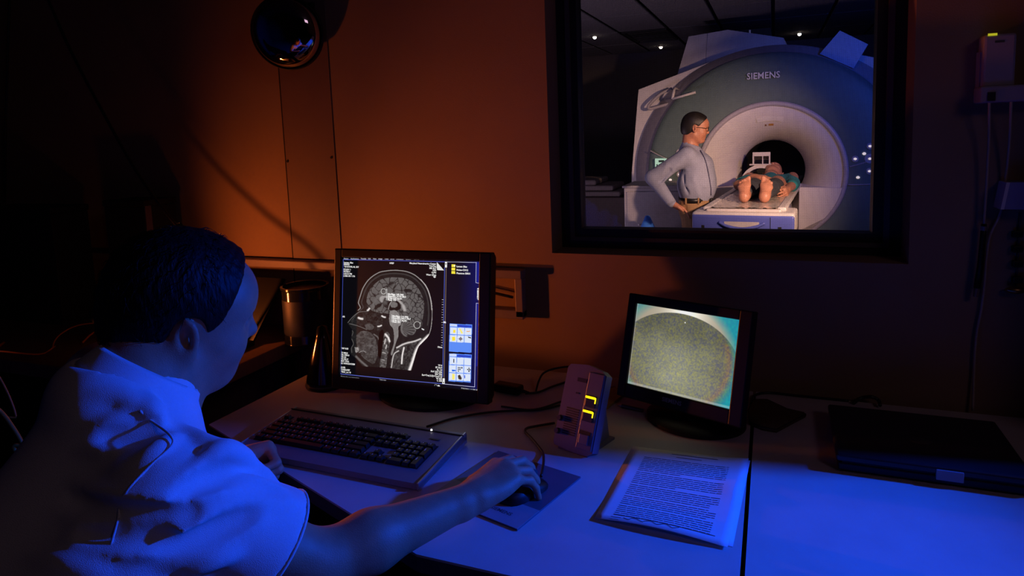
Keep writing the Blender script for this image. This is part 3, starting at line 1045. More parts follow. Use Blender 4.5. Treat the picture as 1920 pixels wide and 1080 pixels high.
# face
fill([(205, 545), (245, 505), (290, 492), (360, 497), (395, 520), (400, 565), (375, 605), (320, 600), (260, 585), (205, 570)], 0.14, 0.12)
stroke([(180, 555), (210, 520), (250, 490), (300, 485)], 2.4, 0.45)
stroke([(190, 562), (240, 575), (300, 600)], 2.4, 0.45)
for a_ in (((248, 525), (272, 532), 9), ((305, 478), (316, 466), 8), ((396, 514), (416, 522), 7), ((370, 580), (392, 574), 6)):
    stroke([a_[0], ((a_[0][0] + a_[1][0]) / 2, (a_[0][1] + a_[1][1]) / 2 + 2), a_[1]], a_[2], 0.95)
fill([(285, 570), (320, 562), (345, 580), (335, 600), (300, 598)], 0.30, 0.1)
fill([(235, 635), (265, 610), (310, 612), (345, 640), (365, 690), (368, 760), (345, 815), (315, 805), (270, 770), (245, 720), (232, 670)], 0.27, 0.16)
stroke([(250, 745), (275, 735), (295, 745)], 3, 0.55)
stroke([(232, 770), (262, 800), (300, 832)], 9, 0.42)
stroke([(345, 630), (370, 650), (385, 690)], 6, 0.40)
stroke([(200, 600), (212, 615), (205, 640)], 3, 0.35)
stroke([(205, 660), (215, 690), (203, 715), (205, 745)], 3.2, 0.35)
fill([(222, 712), (245, 712), (250, 735), (230, 745)], 0.5, 0.25)
fill([(378, 620), (400, 600), (408, 640), (398, 700), (385, 780), (372, 760), (372, 690)], 0.02, 0.01)
fill([(408, 625), (432, 615), (448, 650), (440, 720), (428, 780), (418, 842), (382, 838), (392, 760), (402, 690)], 0.30, 0.28)
for a_, b_, w_, v_ in (((418, 630), (430, 645), 8, .95), ((436, 650), (444, 675), 8, .95), ((418, 660), (412, 690), 5, .8), ((425, 700), (420, 720), 5, .8), ((400, 745), (418, 750), 4, .7), ((396, 790), (412, 795), 4, .6)):
    stroke([a_, b_], w_, v_, False)
# neck
fill([(455, 770), (480, 730), (520, 690), (580, 672), (640, 676), (610, 730), (590, 800), (575, 858), (452, 848)], 0.20, 0.18)
stroke([(490, 715), (540, 690), (600, 675), (640, 660)], 7, 0.85)
stroke([(535, 715), (525, 760), (520, 815)], 6.5, 0.97)
stroke([(500, 735), (470, 760), (455, 840)], 5, 0.8)
stroke([(690, 640), (640, 690), (610, 740), (590, 800), (570, 856)], 13, 0.97)
stroke([(560, 640), (610, 640), (660, 622)], 9, 0.10)
img2 = np.stack([val, val * 0.97, val * 0.96], -1)
img[hm] = img2[hm]


def rline(pts, wid, col):
    d = dline(X, Y, pts)
    a = np.clip(1.25 - d / wid, 0, 1)[..., None]
    img[:] = img * (1 - a) + np.array(col) * a


def rpoly(pts, col):
    img[inpoly(X, Y, pts)] = col


BL_ = (0.36, 0.42, 0.90)
rline([(150, 155), (450, 162), (797, 173)], 2.2, BL_)
rline([(797, 173), (996, 178)], 1.6, (0.85, 0.85, 0.95))
rline([(150, 155), (142, 520), (133, 880)], 2.2, (0.30, 0.36, 0.80))
rline([(133, 880), (460, 914), (780, 944)], 2.2, (0.42, 0.48, 0.95))
rline([(780, 944), (980, 964)], 1.8, (0.85, 0.85, 1.0))
rline([(793, 210), (779, 900)], 2.4, (0.35, 0.42, 0.85))
rline([(803, 205), (788, 910)], 2.0, (0.62, 0.52, 0.45))
rline([(992, 178), (990, 306), (1012, 309)], 1.8, (0.85, 0.85, 1.0))
rline([(1012, 438), (992, 435), (980, 964)], 1.8, (0.85, 0.85, 1.0))
rpoly([(996, 176), (1014, 176), (1012, 305), (994, 303)], (0.07, 0.12, 0.55))
rpoly([(996, 440), (1012, 440), (1002, 836), (988, 834)], (0.07, 0.12, 0.55))
for q in ([(795, 172), (809, 172), (808, 208), (794, 208)], [(778, 908), (792, 909), (791, 945), (777, 944)]):
    rpoly(q, (0.92, 0.92, 0.92))
rpoly([(798, 183), (805, 183), (804, 190), (797, 190)], (0.1, 0.1, 0.1))
rpoly([(781, 932), (788, 932), (787, 939), (780, 939)], (0.1, 0.1, 0.1))
rpoly([(743, 174), (744, 224), (790, 228)], (0.88, 0.88, 0.86))
for k in range(20):
    yy = 412 + k * 16
    rline([(776 - k * 0.35, yy), (784 - k * 0.35, yy)], 1.3, (0.9, 0.9, 0.9))
rpoly([(784, 550), (800, 551), (800, 561), (784, 560)], (0.9, 0.9, 0.95))
for k, yy in enumerate((198, 220, 241)):
    rpoly([(836, yy - 9), (860, yy - 8), (860, yy + 9), (836, yy + 8)], (0.98, 0.90, 0.25))
rpoly([(850, 193), (864, 196), (852, 204)], (1, 1, 0.9))


def toolbox(x0, y0, x1, y1, sk, rows, hl):
    def q(a, b):
        return (x0 + (x1 - x0) * a - sk * b, y0 + (y1 - y0) * b + 8 * a)
    rpoly([q(0, 0), q(1, 0), q(1, 1), q(0, 1)], (0.36, 0.55, 0.96))
    rpoly([q(0.02, 0.01), q(0.33, 0.01), q(0.33, 0.1), q(0.02, 0.1)], (0.80, 0.86, 1.0))
    rpoly([q(0.35, 0.03), q(0.98, 0.03), q(0.98, 0.11), q(0.35, 0.11)], (0.16, 0.28, 0.80))
    for r in range(rows):
        for c in range(3):
            a0, a1 = 0.03 + c * 0.325, 0.33 + c * 0.325
            b0 = 0.13 + r * hl
            b1 = b0 + hl * 0.9
            rpoly([q(a0, b0), q(a1, b0), q(a1, b1), q(a0, b1)], (0.86, 0.90, 0.97))
            yield (lambda u, v, a0=a0, a1=a1, b0=b0, b1=b1: q(a0 + (a1 - a0) * u, b0 + (b1 - b0) * v))


def icon(q, pts, col):
    rpoly([q(*p) for p in pts], col)


cells = list(toolbox(824, 563, 966, 740, 6, 2, 0.275))
YEL = (0.98, 0.88, 0.22)
icon(cells[0], [(0.45, .35), (.75, .35), (.8, .75), (.45, .8)], YEL)
icon(cells[1], [(0.2, .15), (.4, .1), (.85, .75), (.6, .85)], (0.98, .92, .45))
icon(cells[2], [(0.25, .45), (.75, .4), (.75, .5), (.25, .55)], (0.95, .6, .2))
icon(cells[3], [(0.3, .3), (.75, .2), (.8, .8), (.35, .85)], YEL)
cq = cells[4](0.5, 0.5)
rd = np.hypot(X - cq[0], (Y - cq[1]))
img[(rd < 9) & (rd > 4.5)] = (0.35, 0.2, 0.1)
rline([cells[4](.1, .5), cells[4](.9, .5)], 1.2, (0.3, .2, .1)); rline([cells[4](.5, .1), cells[4](.5, .9)], 1.2, (0.3, .2, .1))
icon(cells[5], [(0.45, .1), (.95, .2), (.95, .35), (.6, .3)], (0.08, .08, .08))
cells = list(toolbox(820, 752, 962, 928, 6, 3, 0.285))
icon(cells[0], [(0.55, .25), (.7, .25), (.7, .75), (.55, .75)], (0.15, .15, .15))
icon(cells[3], [(0.4, .6), (.95, .65), (.95, .85), (.4, .85)], (0.1, .4, .9))
for u, v in ((.25, .3), (.5, .3), (.75, .3), (.25, .55), (.5, .55), (.25, .78)):
    icon(cells[4], [(u - .08, v - .08), (u + .1, v - .08), (u + .1, v + .08), (u - .08, v + .08)], (0.1, .08, .06))
for u, v in ((.75, .3), (.55, .5), (.78, .5), (.95, .5), (.75, .72)):
    icon(cells[5], [(u - .08, v - .08), (u + .08, v - .08), (u + .08, v + .08), (u - .08, v + .08)], (0.1, .08, .06))
icon(cells[6], [(0.45, .1), (.8, .1), (.8, .9), (.45, .9)], (0.98, .92, .45))
icon(cells[7], [(0.2, .3), (.5, .15), (.8, .6), (.75, .85), (.3, .8)], (0.25, .2, .15))
icon(cells[8], [(0.05, .2), (.2, .2), (.2, .65), (.05, .65)], (0.1, .3, .85))
for cx_, cy_, rr in ((406, 358, 15.5), (618, 572, 20)):
    rd = np.hypot(X - cx_, (Y - cy_) * 0.92)
    a = np.clip(1.3 - np.abs(rd - rr) / 1.5, 0, 1)[..., None]
    img[:] = img * (1 - a) + np.array((0.9, 0.9, 0.88)) * a
rline([(428, 342), (425, 414)], 1.6, (0.92, 0.92, 0.92))
rline([(458, 505), (456, 552)], 1.6, (0.92, 0.92, 0.92))
rpoly([(648, 592), (664, 600), (660, 606), (646, 598)], (0.9, 0.9, 0.9))
rpoly([(720, 266), (731, 262), (738, 268), (729, 275)], (0.9, 0.9, 0.9))
rpoly([(745, 955), (754, 950), (762, 957), (754, 964)], (0.9, 0.9, 0.9))
rd = np.hypot(X - 735, Y - 955)
img[(rd < 9) & (rd > 6)] = (0.6, 0.6, 0.6)
SCR1 = screen_mat('scan_screen_light', 1.0)
me = grid_mesh('screen', sRGB(np.clip(img, 0, 1)), 0.376, 0.301)
me.transform(Matrix.Translation((0, -0.001, 0)))
me.transform(M1)
screen1 = link('screen', me, SCR1, m1)
screen1['label'] = 'lit screen with a side view of a brain scan and tool icons'
TXW = mat('screen_white_text', (0.1, 0.1, 0.1), 0.5, var=0, emit=(0.9, 0.9, 0.88), estr=0.95)
TXD = mat('screen_dim_text', (0.1, 0.1, 0.1), 0.5, var=0, emit=(0.55, 0.55, 0.6), estr=0.9)
TXB = mat('screen_navy_text', (0.1, 0.1, 0.1), 0.5, var=0, emit=(0.02, 0.04, 0.3), estr=0.9)
SW, SHH = 0.376, 0.301


def stext(px, body, hpx, m=TXW, align='LEFT', rotv=False, bold=0.0):
    u, v = happly(H1, [px])[0]
    o = ((u - 0.5) * SW, -0.0016, (0.5 - v) * SHH)
    size = hpx / 812 * SHH * 1.38
    x, y = ((1, 0, 0), (0, 0, 1)) if not rotv else ((0, 0, -1), (1, 0, 0))
    t = text('screen_text', body, size, m, screen1, M1 @ plane_matrix(o, x, y), align, bold=bold * size)
    return t


for k, s_ in enumerate(('Patient', 'Applications', 'Transfer', 'Edit', 'View', 'Image', 'Tools', 'Scroll', 'Evaluation', 'System', 'Options', 'Help')):
    stext(((155, 198, 262, 309, 340, 374, 413, 450, 488, 548, 595, 643)[k], 153 + 0.012 * k * 60 * 0.6), s_, 9.5, TXD, bold=0.02)
for px, s_ in (((155, 178), 'Larsen, Silas'), ((155, 190), '000003'), ((155, 204), '*5/14/1978, M, 33Y'), ((153, 222), 'STUDY 1'), ((153, 235), '9/7/2011'), ((152, 249), '1:52:15 PM'), ((152, 263), '2 IMA 89 / 176'), ((445, 184), 'HFEP'),
               ((146, 521), 'AR'), ((141, 722), 'WF 0.83'), ((139, 750), 'TI 900.0'), ((138, 763), 'TR 1900.0'), ((138, 776), 'TE 2.5'), ((137, 789), 'TA 04:17'), ((137, 802), 'BW 170.0'), ((137, 816), 'b2 WIN\\GHOEM'), ((136, 842), 'A1/IR'), ((136, 856), 'T:HEA;HEP'), ((136, 870), '*fl3d1_ns / B')):
    stext(px, s_, 11, bold=0.03)
for px, s_ in (((740, 191), 'Maryland Neuroimaging Center'), ((740, 205), 'TrioTim'), ((740, 219), 'MR B17'), ((740, 232), 'HFS'), ((740, 246), '+LPH'), ((740, 261), 'Wang Zhan'), ((776, 718), '10cm'), ((776, 834), 'TP 0'), ((776, 848), 'SP A6.9'), ((776, 862), 'SL 1.0'), ((776, 876), 'FoV 256*256'), ((776, 890), '256*256'), ((776, 904), 'Sag>Tra(-2.5)>Cor(1.2)'), ((776, 918), 'W 462'), ((776, 931), 'C 200')):
    stext(px, s_, 11, align='RIGHT', bold=0.03)
for px, s_ in (((868, 207), 'Larsen Silas'), ((868, 229), 'Noise-CH12'), ((868, 250), 'Phantom BIRN')):
    stext(px, s_, 11.5, bold=0.03)
stext((999, 336), 'Viewing', 18, rotv=True, bold=0.04)
for px, s_ in (((433, 380), 'Min/Max: 149 /384'), ((433, 392), 'Mean/SD: 217.8 /38.5'), ((433, 404), 'Area: 1.27 sq.cm'), ((433, 416), 'Pixel: 132'), ((462, 519), 'Min/Max: 114 /402'), ((462, 531), 'Mean/SD: 262.3 /70.7'), ((462, 543), 'Area: 2.11 sq.cm'), ((462, 555), 'Pixel: 221')):
    stext(px, s_, 11.5, bold=0.05)
stext((422, 352), '1', 10); stext((637, 562), '2', 10)
stext((135, 899), 'Waiting for user interactions', 9, TXD)
stext((380, 919), 'Tesla man', 9, TXD)
stext((895, 978), '7/25/2011 11:28:14 AM', 10.5, TXW)
stext((872, 582), 'Image | View', 11, TXB); stext((832, 580), 'Tools', 9, TXD); stext((872, 771), '| Corr. | Exam', 11, TXB)

# second screen: camera view into the bore
gw, gh = 300, 225
u_, v_ = np.meshgrid((np.arange(gw) + 0.5) / gw, (np.arange(gh) + 0.5) / gh)
rr_ = np.random.default_rng(11)
fine = rr_.random((gh, gw))
n1 = vnoise(u_ * 55, v_ * 42, 21); n2 = vnoise(u_ * 100, v_ * 76, 22); n3 = vnoise(u_ * 8, v_ * 6, 23)
img = np.zeros((gh, gw, 3))
base = np.array((0.585, 0.585, 0.49))
gl = 0.80 + 0.28 * np.exp(-((u_ - 0.45) ** 2 / 0.10 + (v_ - 0.75) ** 2 / 0.16)) - 0.10 * np.clip((0.45 - v_) / 0.2, 0, 1)
img[:] = base * gl[..., None]
sp = (n1 - 0.5) * 0.08 + (n2 - 0.5) * 0.11 + (fine - 0.5) * 0.05
img += np.stack([sp * 0.8, sp * 0.7, -sp * 0.9], -1) + ((n2 - 0.5) * 0.06 + (n3 - 0.5) * 0.05)[..., None]
ex = (u_ - 0.45) / 0.62; ey = (v_ - 0.62) / 0.60
R_ = np.sqrt(ex * ex + ey * ey)
arc = np.clip((R_ - 0.965) / 0.012, 0, 1) * (v_ < 0.55)
shine = np.exp(-((u_ - 0.50) / 0.20) ** 2) * 1.0 + 0.22
arccol = np.stack([0.62 + 0.40 * shine, 0.57 + 0.42 * shine, 0.48 + 0.44 * shine], -1)
img = img * (1 - arc[..., None]) + arccol * arc[..., None]
ro = np.sqrt(((u_ - 0.45) / 0.56) ** 2 + ((v_ - 0.55) / 0.68) ** 2)
teal = np.clip((ro - 0.90) / 0.17, 0, 1) * np.clip(1.2 - shine * (v_ < 0.25), 0, 1)
tcol = np.stack([0.10 + 0.30 * (1 - u_), 0.56 + 0.1 * n1, 0.60 + 0.08 * u_], -1)
img = img * (1 - teal[..., None]) + tcol * teal[..., None]
pk = np.exp(-((ro - 0.90) / 0.06) ** 2) * (v_ > 0.3)
img += (np.stack([0.05 * pk, -0.02 * pk, -0.02 * pk], -1))
img[((u_ - 0.505) ** 2 + ((v_ - 0.135) * 0.75) ** 2) < 0.00003] = 1
edge_ = (v_ > 0.975) | (u_ < 0.008)
img[edge_] = img[edge_] * 0.6 + 0.35
SCR2 = screen_mat('camera_screen_light', 0.85)
me = grid_mesh('screen', sRGB(np.clip(img, 0, 1)), 0.246, 0.1845)
me.transform(Matrix.Translation((0, -0.001, 0)))
me.transform(M2)
o = link('screen', me, SCR2, m2)
o['label'] = 'lit screen with a grainy grey-green camera view'
text('logo_lettering', 'SIEMENS', 0.0125, mat('grey_print', (0.25, 0.25, 0.27), 0.5, var=0), m2, M2 @ plane_matrix((-0.005, -0.0086, -0.1845 / 2 - 0.018), (1, 0, 0), (0, 0, 1)), 'CENTER', bold=0.0003)

# ------------------------------------------------------------------ keyboard
KL = Vector((-1.062, -0.632, DZ))
kb_tl, kb_tr = on(2, DZ + 0.022, 555, 765), on(2, DZ + 0.022, 875, 815)
kb_br = on(2, DZ + 0.016, 800, 903)
xv = Vector(kb_tr - kb_tl); xv.z = 0
kw = xv.length
ka = math.atan2(xv.y, xv.x)
dv = Vector(kb_tr - kb_br); kd = 0.198
org = Vector(kb_tl) - Vector((-math.sin(ka), math.cos(ka), 0)) * kd
kb = thing('keyboard', 'silver and black computer keyboard in front of the big monitor', 'keyboard', (org.x, org.y, DZ), (0, 0, ka))
KBM = mat('silver_grey_key_deck', (0.20, 0.19, 0.20), 0.4, var=0.05)
g = G()
g.prism([(0, 0.0, 0.004), (0, 0.004, 0.013), (0, 0.055, 0.018), (0, kd - 0.02, 0.026), (0, kd, 0.024), (0, kd, 0.004)], (kw, 0, 0))
g.done('deck', KBM, kb)
G().box((0, kd - 0.018, 0.0245), (kw, kd - 0.014, 0.0275)).done('rear_groove', BLACKM, kb)
for s in (0, 1):
    G().box((s * (kw - 0.004), 0.0, 0.006), (0.004 + s * (kw - 0.004), kd, 0.0225), bev=0.001, rot=Matrix.Rotation(0.055, 3, 'X')).done('side_trim', SILVER, kb)
G().box((0.02, 0.02, 0.0), (kw - 0.02, kd - 0.02, 0.005)).done('feet', BLACKM, kb)


def ky(y):
    return 0.018 + (y - 0.055) / (kd - 0.075) * 0.008 if y > 0.055 else 0.013 + y * 0.09


def well(x0, x1, y0, y1):
    g = G()
    g.prism([(x0, y0, ky(y0) - 0.003), (x0, y0, ky(y0) + 0.0008), (x0, y1, ky(y1) + 0.0008), (x0, y1, ky(y1) - 0.003)], (x1 - x0, 0, 0))
    g.done('key_well', BLACKM, kb)


KEYM = mat('black_keycap', (0.014, 0.014, 0.015), 0.32, var=0.1)
LEGM = mat('keycap_legend', (0.75, 0.72, 0.68), 0.5, var=0)
U = (kw - 0.05) / 22.6
key_me = {}


def key(x, y, wu, hu=1.0):
    nm = (round(wu, 2), hu)
    if nm not in key_me:
        w_, h_ = wu * U - 0.0022, hu * U * 0.93 - 0.0022
        g = G()
        i = 0.0022
        b = [(0, 0, 0), (w_, 0, 0), (w_, h_, 0), (0, h_, 0)]
        t_ = [(i, i, 0.0075), (w_ - i, i, 0.0075), (w_ - i, h_ - i * 0.6, 0.0075), (i, h_ - i * 0.6, 0.0075)]
        vb = [g.bm.verts.new(p) for p in b]; vt = [g.bm.verts.new(p) for p in t_]
        g.bm.faces.new(vt)
        for k in range(4):
            g.bm.faces.new((vb[k], vb[(k + 1) % 4], vt[(k + 1) % 4], vt[k]))
        key_me[nm] = g.mesh('key')
        q = G()
        q.quad((i + 0.002, h_ * 0.55, 0.0078), (i + 0.0042, h_ * 0.55, 0.0078), (i + 0.0042, h_ * 0.8, 0.0078), (i + 0.002, h_ * 0.8, 0.0078))
        key_me[(nm, 'l')] = q.mesh('legend')
    o = link('key', key_me[nm], KEYM, kb)
    o.location = (x, y, ky(y))
    o.rotation_euler = (0.062, 0, 0)
    l_ = link('legend', key_me[(nm, 'l')], LEGM, o)


rowh = U * 0.95
y0 = 0.046
x0 = 0.018
rows = [[1.25, 1.25, 1.25, 6.25, 1.25, 1.25, 1.25, 1.25], [2.25] + [1] * 10 + [2.75], [1.75] + [1] * 11 + [2.25], [1.5] + [1] * 12 + [1.5], [1] * 13 + [2]]
for r, ws in enumerate(rows):
    x = x0
    for wu in ws:
        key(x, y0 + r * rowh, wu)
        x += wu * U
yf = y0 + 5.35 * rowh
key(x0, yf, 1, 0.8)
for gk in range(3):
    for k in range(4):
        key(x0 + (2 + gk * 4.5 + k) * U, yf, 1, 0.8)
nx0 = x0 + 15.35 * U
for k in range(3):
    key(nx0 + k * U, y0, 1)
    key(nx0 + k * U, y0 + 3 * rowh, 1); key(nx0 + k * U, y0 + 4 * rowh, 1)
    key(nx0 + k * U, yf, 1, 0.8)
key(nx0 + U, y0 + rowh, 1)
px0 = x0 + 18.7 * U
for r in range(5):
    for c in range(4):
        if (r == 0 and c == 1) or (c == 3 and r in (1, 3)):
            continue
        key(px0 + c * U, y0 + r * rowh, 2 if (r == 0 and c == 0) else 1, 1 if c < 3 or r == 4 else 2.02)
well(x0 - 0.002, x0 + 15 * U + 0.001, y0 - 0.002, y0 + 5 * rowh)
for a_, b_ in ((0, 1), (2, 6), (6.5, 10.5), (11, 15)):
    well(x0 + a_ * U - 0.001, x0 + b_ * U + 0.001, yf - 0.001, yf + 0.8 * U)
well(nx0 - 0.001, nx0 + 3 * U + 0.001, y0 - 0.001, y0 + rowh); well(nx0 + U, nx0 + 2 * U, y0, y0 + 2 * rowh)
well(nx0 - 0.001, nx0 + 3 * U + 0.001, y0 + 3 * rowh - 0.001, y0 + 5 * rowh); well(nx0 - 0.001, nx0 + 3 * U + 0.001, yf - 0.001, yf + 0.8 * U)
well(px0 - 0.001, px0 + 4 * U + 0.001, y0 - 0.001, y0 + 5 * rowh)
LEDM = mat('white_status_led', (1, 1, 1), 0.4, var=0, emit=(1, 0.95, 0.9), estr=3)
G().sphere((kw - 0.075, kd - 0.016, 0.0285), 0.0022, u=10, v=6).done('status_light', LEDM, kb)
G().box((kw - 0.062, kd - 0.048, ky(kd - 0.04) + 0.0006), (kw - 0.04, kd - 0.043, ky(kd - 0.04) + 0.0012)).done('printed_logo', DGREY, kb)

# ------------------------------------------------------------------ mouse pad, mouse
pT, pR, pB = on(2, DZ, 935, 848), on(2, DZ, 1089, 897), on(2, DZ, 970, 996)
pL = pT + (pB - pR)
PADB = mat('dark_blue_mouse_pad', (0.10, 0.11, 0.15), 0.45, var=0.05)
PADG = mat('grey_pad_strip', (0.32, 0.32, 0.36), 0.45, var=0.05)
cpad = (pT + pR + pB + pL) / 4
pad = thing('mouse_pad', 'dark rectangular mouse pad with a grey strip under the right hand', 'mouse pad', tuple(cpad), world=True)
inner = lambda a, b: pL + (pT - pL) * a + (pB - pL) * b
zz = np.array([0, 0, 1.0])
G().prism([inner(*q) + zz * 0.0003 for q in ((0, 0), (1, 0), (1, 1), (0, 1))], (0, 0, 0.003)).done('pad_base', PADB, pad)
G().prism([inner(*q) + zz * 0.0034 for q in ((0.0, 0.0), (0.32, 0.0), (0.32, 1), (0.0, 1))], (0, 0, 0.0006)).done('pad_strip', PADG, pad)
xm, ym = Vector(pB - pL).normalized(), Vector(pT - pL).normalized()
text('printed_logo', 'SIEMENS', 0.012, mat('dark_pad_print', (0.06, 0.06, 0.08), 0.5, var=0), pad, plane_matrix(inner(0.12, 0.72) + zz * 0.0042, xm, ym), 'CENTER', bold=0.0003)
_w, _t = on(2, DZ + 0.040, 884, 936), on(2, DZ + 0.018, 1004, 893)
_f = Vector((_t[0] - _w[0], _t[1] - _w[1], 0)).normalized()
msx = (_w[0] + _f.x * 0.118, _w[1] + _f.y * 0.118)
ms_ = thing('mouse', 'black computer mouse held under the right hand', 'mouse', (msx[0], msx[1], DZ + 0.0035), (0, 0, math.atan2(_f.y, _f.x) - PI / 2))
g = G()
for i in range(13):
    pass
prof = []
nseg = 14
rows_ = []
for i in range(nseg + 1):
    t = i / nseg
    y_ = -0.055 + 0.11 * t
    wv = 0.031 * math.sqrt(max(0, 1 - (2 * t - 1) ** 4)) + 0.001
    hv = 0.028 * math.sin(PI * min(1, 0.12 + t * 0.88)) ** 0.7 * (1 - 0.25 * t) + 0.002
    row = []
    for k in range(13):
        a = PI * k / 12
        row.append(g.bm.verts.new((wv * math.cos(a), y_, hv * math.sin(a) ** 0.8)))
    rows_.append(row)
for A_, B_ in zip(rows_, rows_[1:]):
    for k in range(12):
        g.bm.faces.new((A_[k], A_[k + 1], B_[k + 1], B_[k]))
g.done('mouse_body', BLACK, ms_, smooth=True)
G().cyl((-0.004, 0.03, 0.022), (0.004, 0.03, 0.022), 0.009, n=16).done('scroll_wheel', DGREY, ms_)
zc = DZ + 0.004
cable_pts = [Vector((msx[0] + _f.x * 0.052, msx[1] + _f.y * 0.052, DZ + 0.012)), on(2, zc + 0.008, 1019, 868), on(2, zc, 1018, 850), on(2, zc, 1010, 838), on(2, zc, 995, 820), on(2, zc, 985, 810), on(2, zc, 988, 803), on(2, zc, 1005, 799), on(2, zc, 1040, 793)]
g = G().tube(spline(cable_pts, 8), 0.0028, 8)
tag(g.done('mouse_cable', CABLEM, smooth=True), 'thin black cable curving from the mouse towards the intercom', 'cable')
# ------------------------------------------------------------------ papers
tl, trp, brp, blp = (on(2, DZ, *p) for p in ((1190, 838), (1404, 864), (1364, 1031), (1114, 976)))
PAPER = mat('white_paper', (0.78, 0.78, 0.80), 0.7, var=0.02)
INK = mat('black_ink', (0.07, 0.07, 0.09), 0.7, var=0)


def sheet(name, label, corners, curl, zoff, grp):
    a, b, c_, d_ = [np.array(p) for p in corners]

    def pt(u, v, dz=0.0):
        p = (a * (1 - u) + b * u) * (1 - v) + (d_ * (1 - u) + c_ * u) * v
        z = zoff + curl(u, v) + dz
        return Vector((p[0], p[1], DZ + z))
    cen = (a + b + c_ + d_) / 4
    t = thing(name, label, 'paper', (cen[0], cen[1], DZ), world=True, group=grp)
    g = G()
    N = 16
    V_ = [[g.bm.verts.new(pt(i / N, j / N)) for j in range(N + 1)] for i in range(N + 1)]
    for i in range(N):
        for j in range(N):
            g.bm.faces.new((V_[i][j], V_[i + 1][j], V_[i + 1][j + 1], V_[i][j + 1]))
    o = g.done('page', PAPER, t, smooth=True)
    md = o.modifiers.new('thickness', 'SOLIDIFY')
    md.thickness = 0.0003
    md.offset = -1
    return t, pt


def curl_top(u, v):
    e = max(0, v - 0.55) / 0.45
    f_ = max(0, u - 0.80) / 0.20
    crease = 0.006 * math.exp(-((u - 0.93) / 0.05) ** 2 - ((v - 0.42) / 0.06) ** 2)
    return 0.010 * e * e * (0.35 + 0.65 * math.sin(PI * min(1, u * 1.05))) + 0.004 * f_ * (1 - v) + crease + 0.0012


def curl_flat(u, v):
    return 0.0004


off = (blp - tl) * 0.012 + (trp - tl) * 0.0
sheet('paper_sheet', 'lower white sheet peeking out under the printed page', [tl - (trp - tl) * 0.02, trp + (trp - tl) * 0.012, brp + (trp - tl) * 0.03 - (brp - trp) * 0.03, blp - (trp - tl) * 0.008 - (blp - tl) * 0.05], curl_flat, 0.0004, 'papers on the desk')
pg, pt = sheet('paper_sheet', 'curled printed page with a signature lying on top near the dark seam', [tl, trp, brp, blp], curl_top, 0.0, 'papers on the desk')
g = G()
rt = random.Random(5)


def strip(u0, u1, v, th):
    n_ = max(1, int((u1 - u0) / 0.06))
    for k in range(n_):
        ua, ub = u0 + (u1 - u0) * k / n_, u0 + (u1 - u0) * (k + 1) / n_
        g.quad(pt(ua, v, 0.0004), pt(ub, v, 0.0004), pt(ub, v + th, 0.0004), pt(ua, v + th, 0.0004))


v = 0.115
lines = []
for k in range(33):
    par = k in (9, 16, 22, 27)
    v += 0.0235 if not par else 0.031
    u, end = 0.13, (0.86 if not (k + 1) in (9, 16, 22, 27) else 0.5)
    if k in (20, 21, 22, 26):
        end = 0.80
    while u < end:
        wl = rt.uniform(0.03, 0.09)
        strip(u, min(u + wl, end), v, 0.0062)
        u += wl + 0.0075
strip(0.35, 0.75, 0.045, 0.006); strip(0.40, 0.62, 0.085, 0.006)
strip(0.13, 0.90, 0.925, 0.007)
strip(0.12, 0.20, 0.955, 0.006); strip(0.12, 0.19, 0.985, 0.004)
g.done('printed_text', INK, pg)
sg = [pt(0.22 + 0.035 * k + 0.01 * math.sin(k * 2.1), 0.955 + 0.014 * math.sin(k * 1.9) - 0.0005 * k, 0.0008) for k in range(13)]
G().tube(spline(sg, 5), 0.0005, 5).done('signature', INK, pg)

# ------------------------------------------------------------------ intercom
IC = mat('violet_grey_plastic', (0.15, 0.14, 0.23), 0.42, var=0.04)
ic = thing('intercom', 'small upright desk intercom with two glowing yellow keys', 'intercom', (-0.372, -0.452, DZ), (0, 0, -0.30))
tlt = Matrix.Rotation(-0.42, 4, 'X')
MI = Matrix.Translation((0.0, 0.0, 0.0135)) @ tlt


def iput(g, nm, m, parent=ic, **k):
    o = g.done(nm, m, parent, **k)
    o.data.transform(MI)
    return o


W2 = 0.047
g = G()
pts = [(-W2, 0, 0.0), (-W2 + 0.004, 0, -0.006), (0.0, 0, -0.010), (W2 - 0.012, 0, -0.010), (W2, 0, -0.002), (W2, 0, 0.150), (W2 - 0.012, 0, 0.158), (0.0, 0, 0.165), (-W2 + 0.006, 0, 0.160), (-W2, 0, 0.152)]
g.prism(pts, (0, 0.024, 0))
iput(g, 'housing', IC)
iput(G().box((0.008, -0.004, 0.0), (W2 - 0.002, 0.0, 0.152), bev=0.002), 'key_strip', IC)
GR = mat('grille_black', (0.01, 0.01, 0.012), 0.6, var=0)
slm = None
for k in range(12):
    iput(G().box((-0.030, -0.0012, 0.020 + k * 0.0046), (0.000, 0.0, 0.0222 + k * 0.0046)), 'grille_slot', GR)
YL = mat('yellow_key_light', (0.9, 0.85, 0.1), 0.4, var=0, emit=(0.95, 0.83, 0.0), estr=1.05)
DK = mat('dark_key', (0.03, 0.03, 0.05), 0.4, var=0)
for z in (0.096, 0.068):
    kk = iput(G().box((0.012, -0.0065, z - 0.013), (0.037, -0.004, z + 0.010), bev=0.0015), 'call_key', DK)
    iput(G().box((0.012, -0.0078, z + 0.004), (0.035, -0.0064, z + 0.0085), bev=0.001).box((0.0345, -0.0078, z - 0.004), (0.037, -0.0064, z + 0.0075), bev=0.001), 'key_light', YL, kk)
iput(G().box((0.013, -0.007, 0.010), (0.036, -0.004, 0.030), bev=0.002), 'talk_key', IC)
iput(G().box((0.012, -0.0052, 0.030), (0.037, -0.004, 0.036)), 'key_gap', GR)
iput(G().box((-0.018, -0.001, 0.128), (0.004, 0.0, 0.136)), 'printed_logo', DK)
iput(G().box((-0.016, -0.001, 0.103), (-0.008, 0.0, 0.106)), 'sensor', DK)
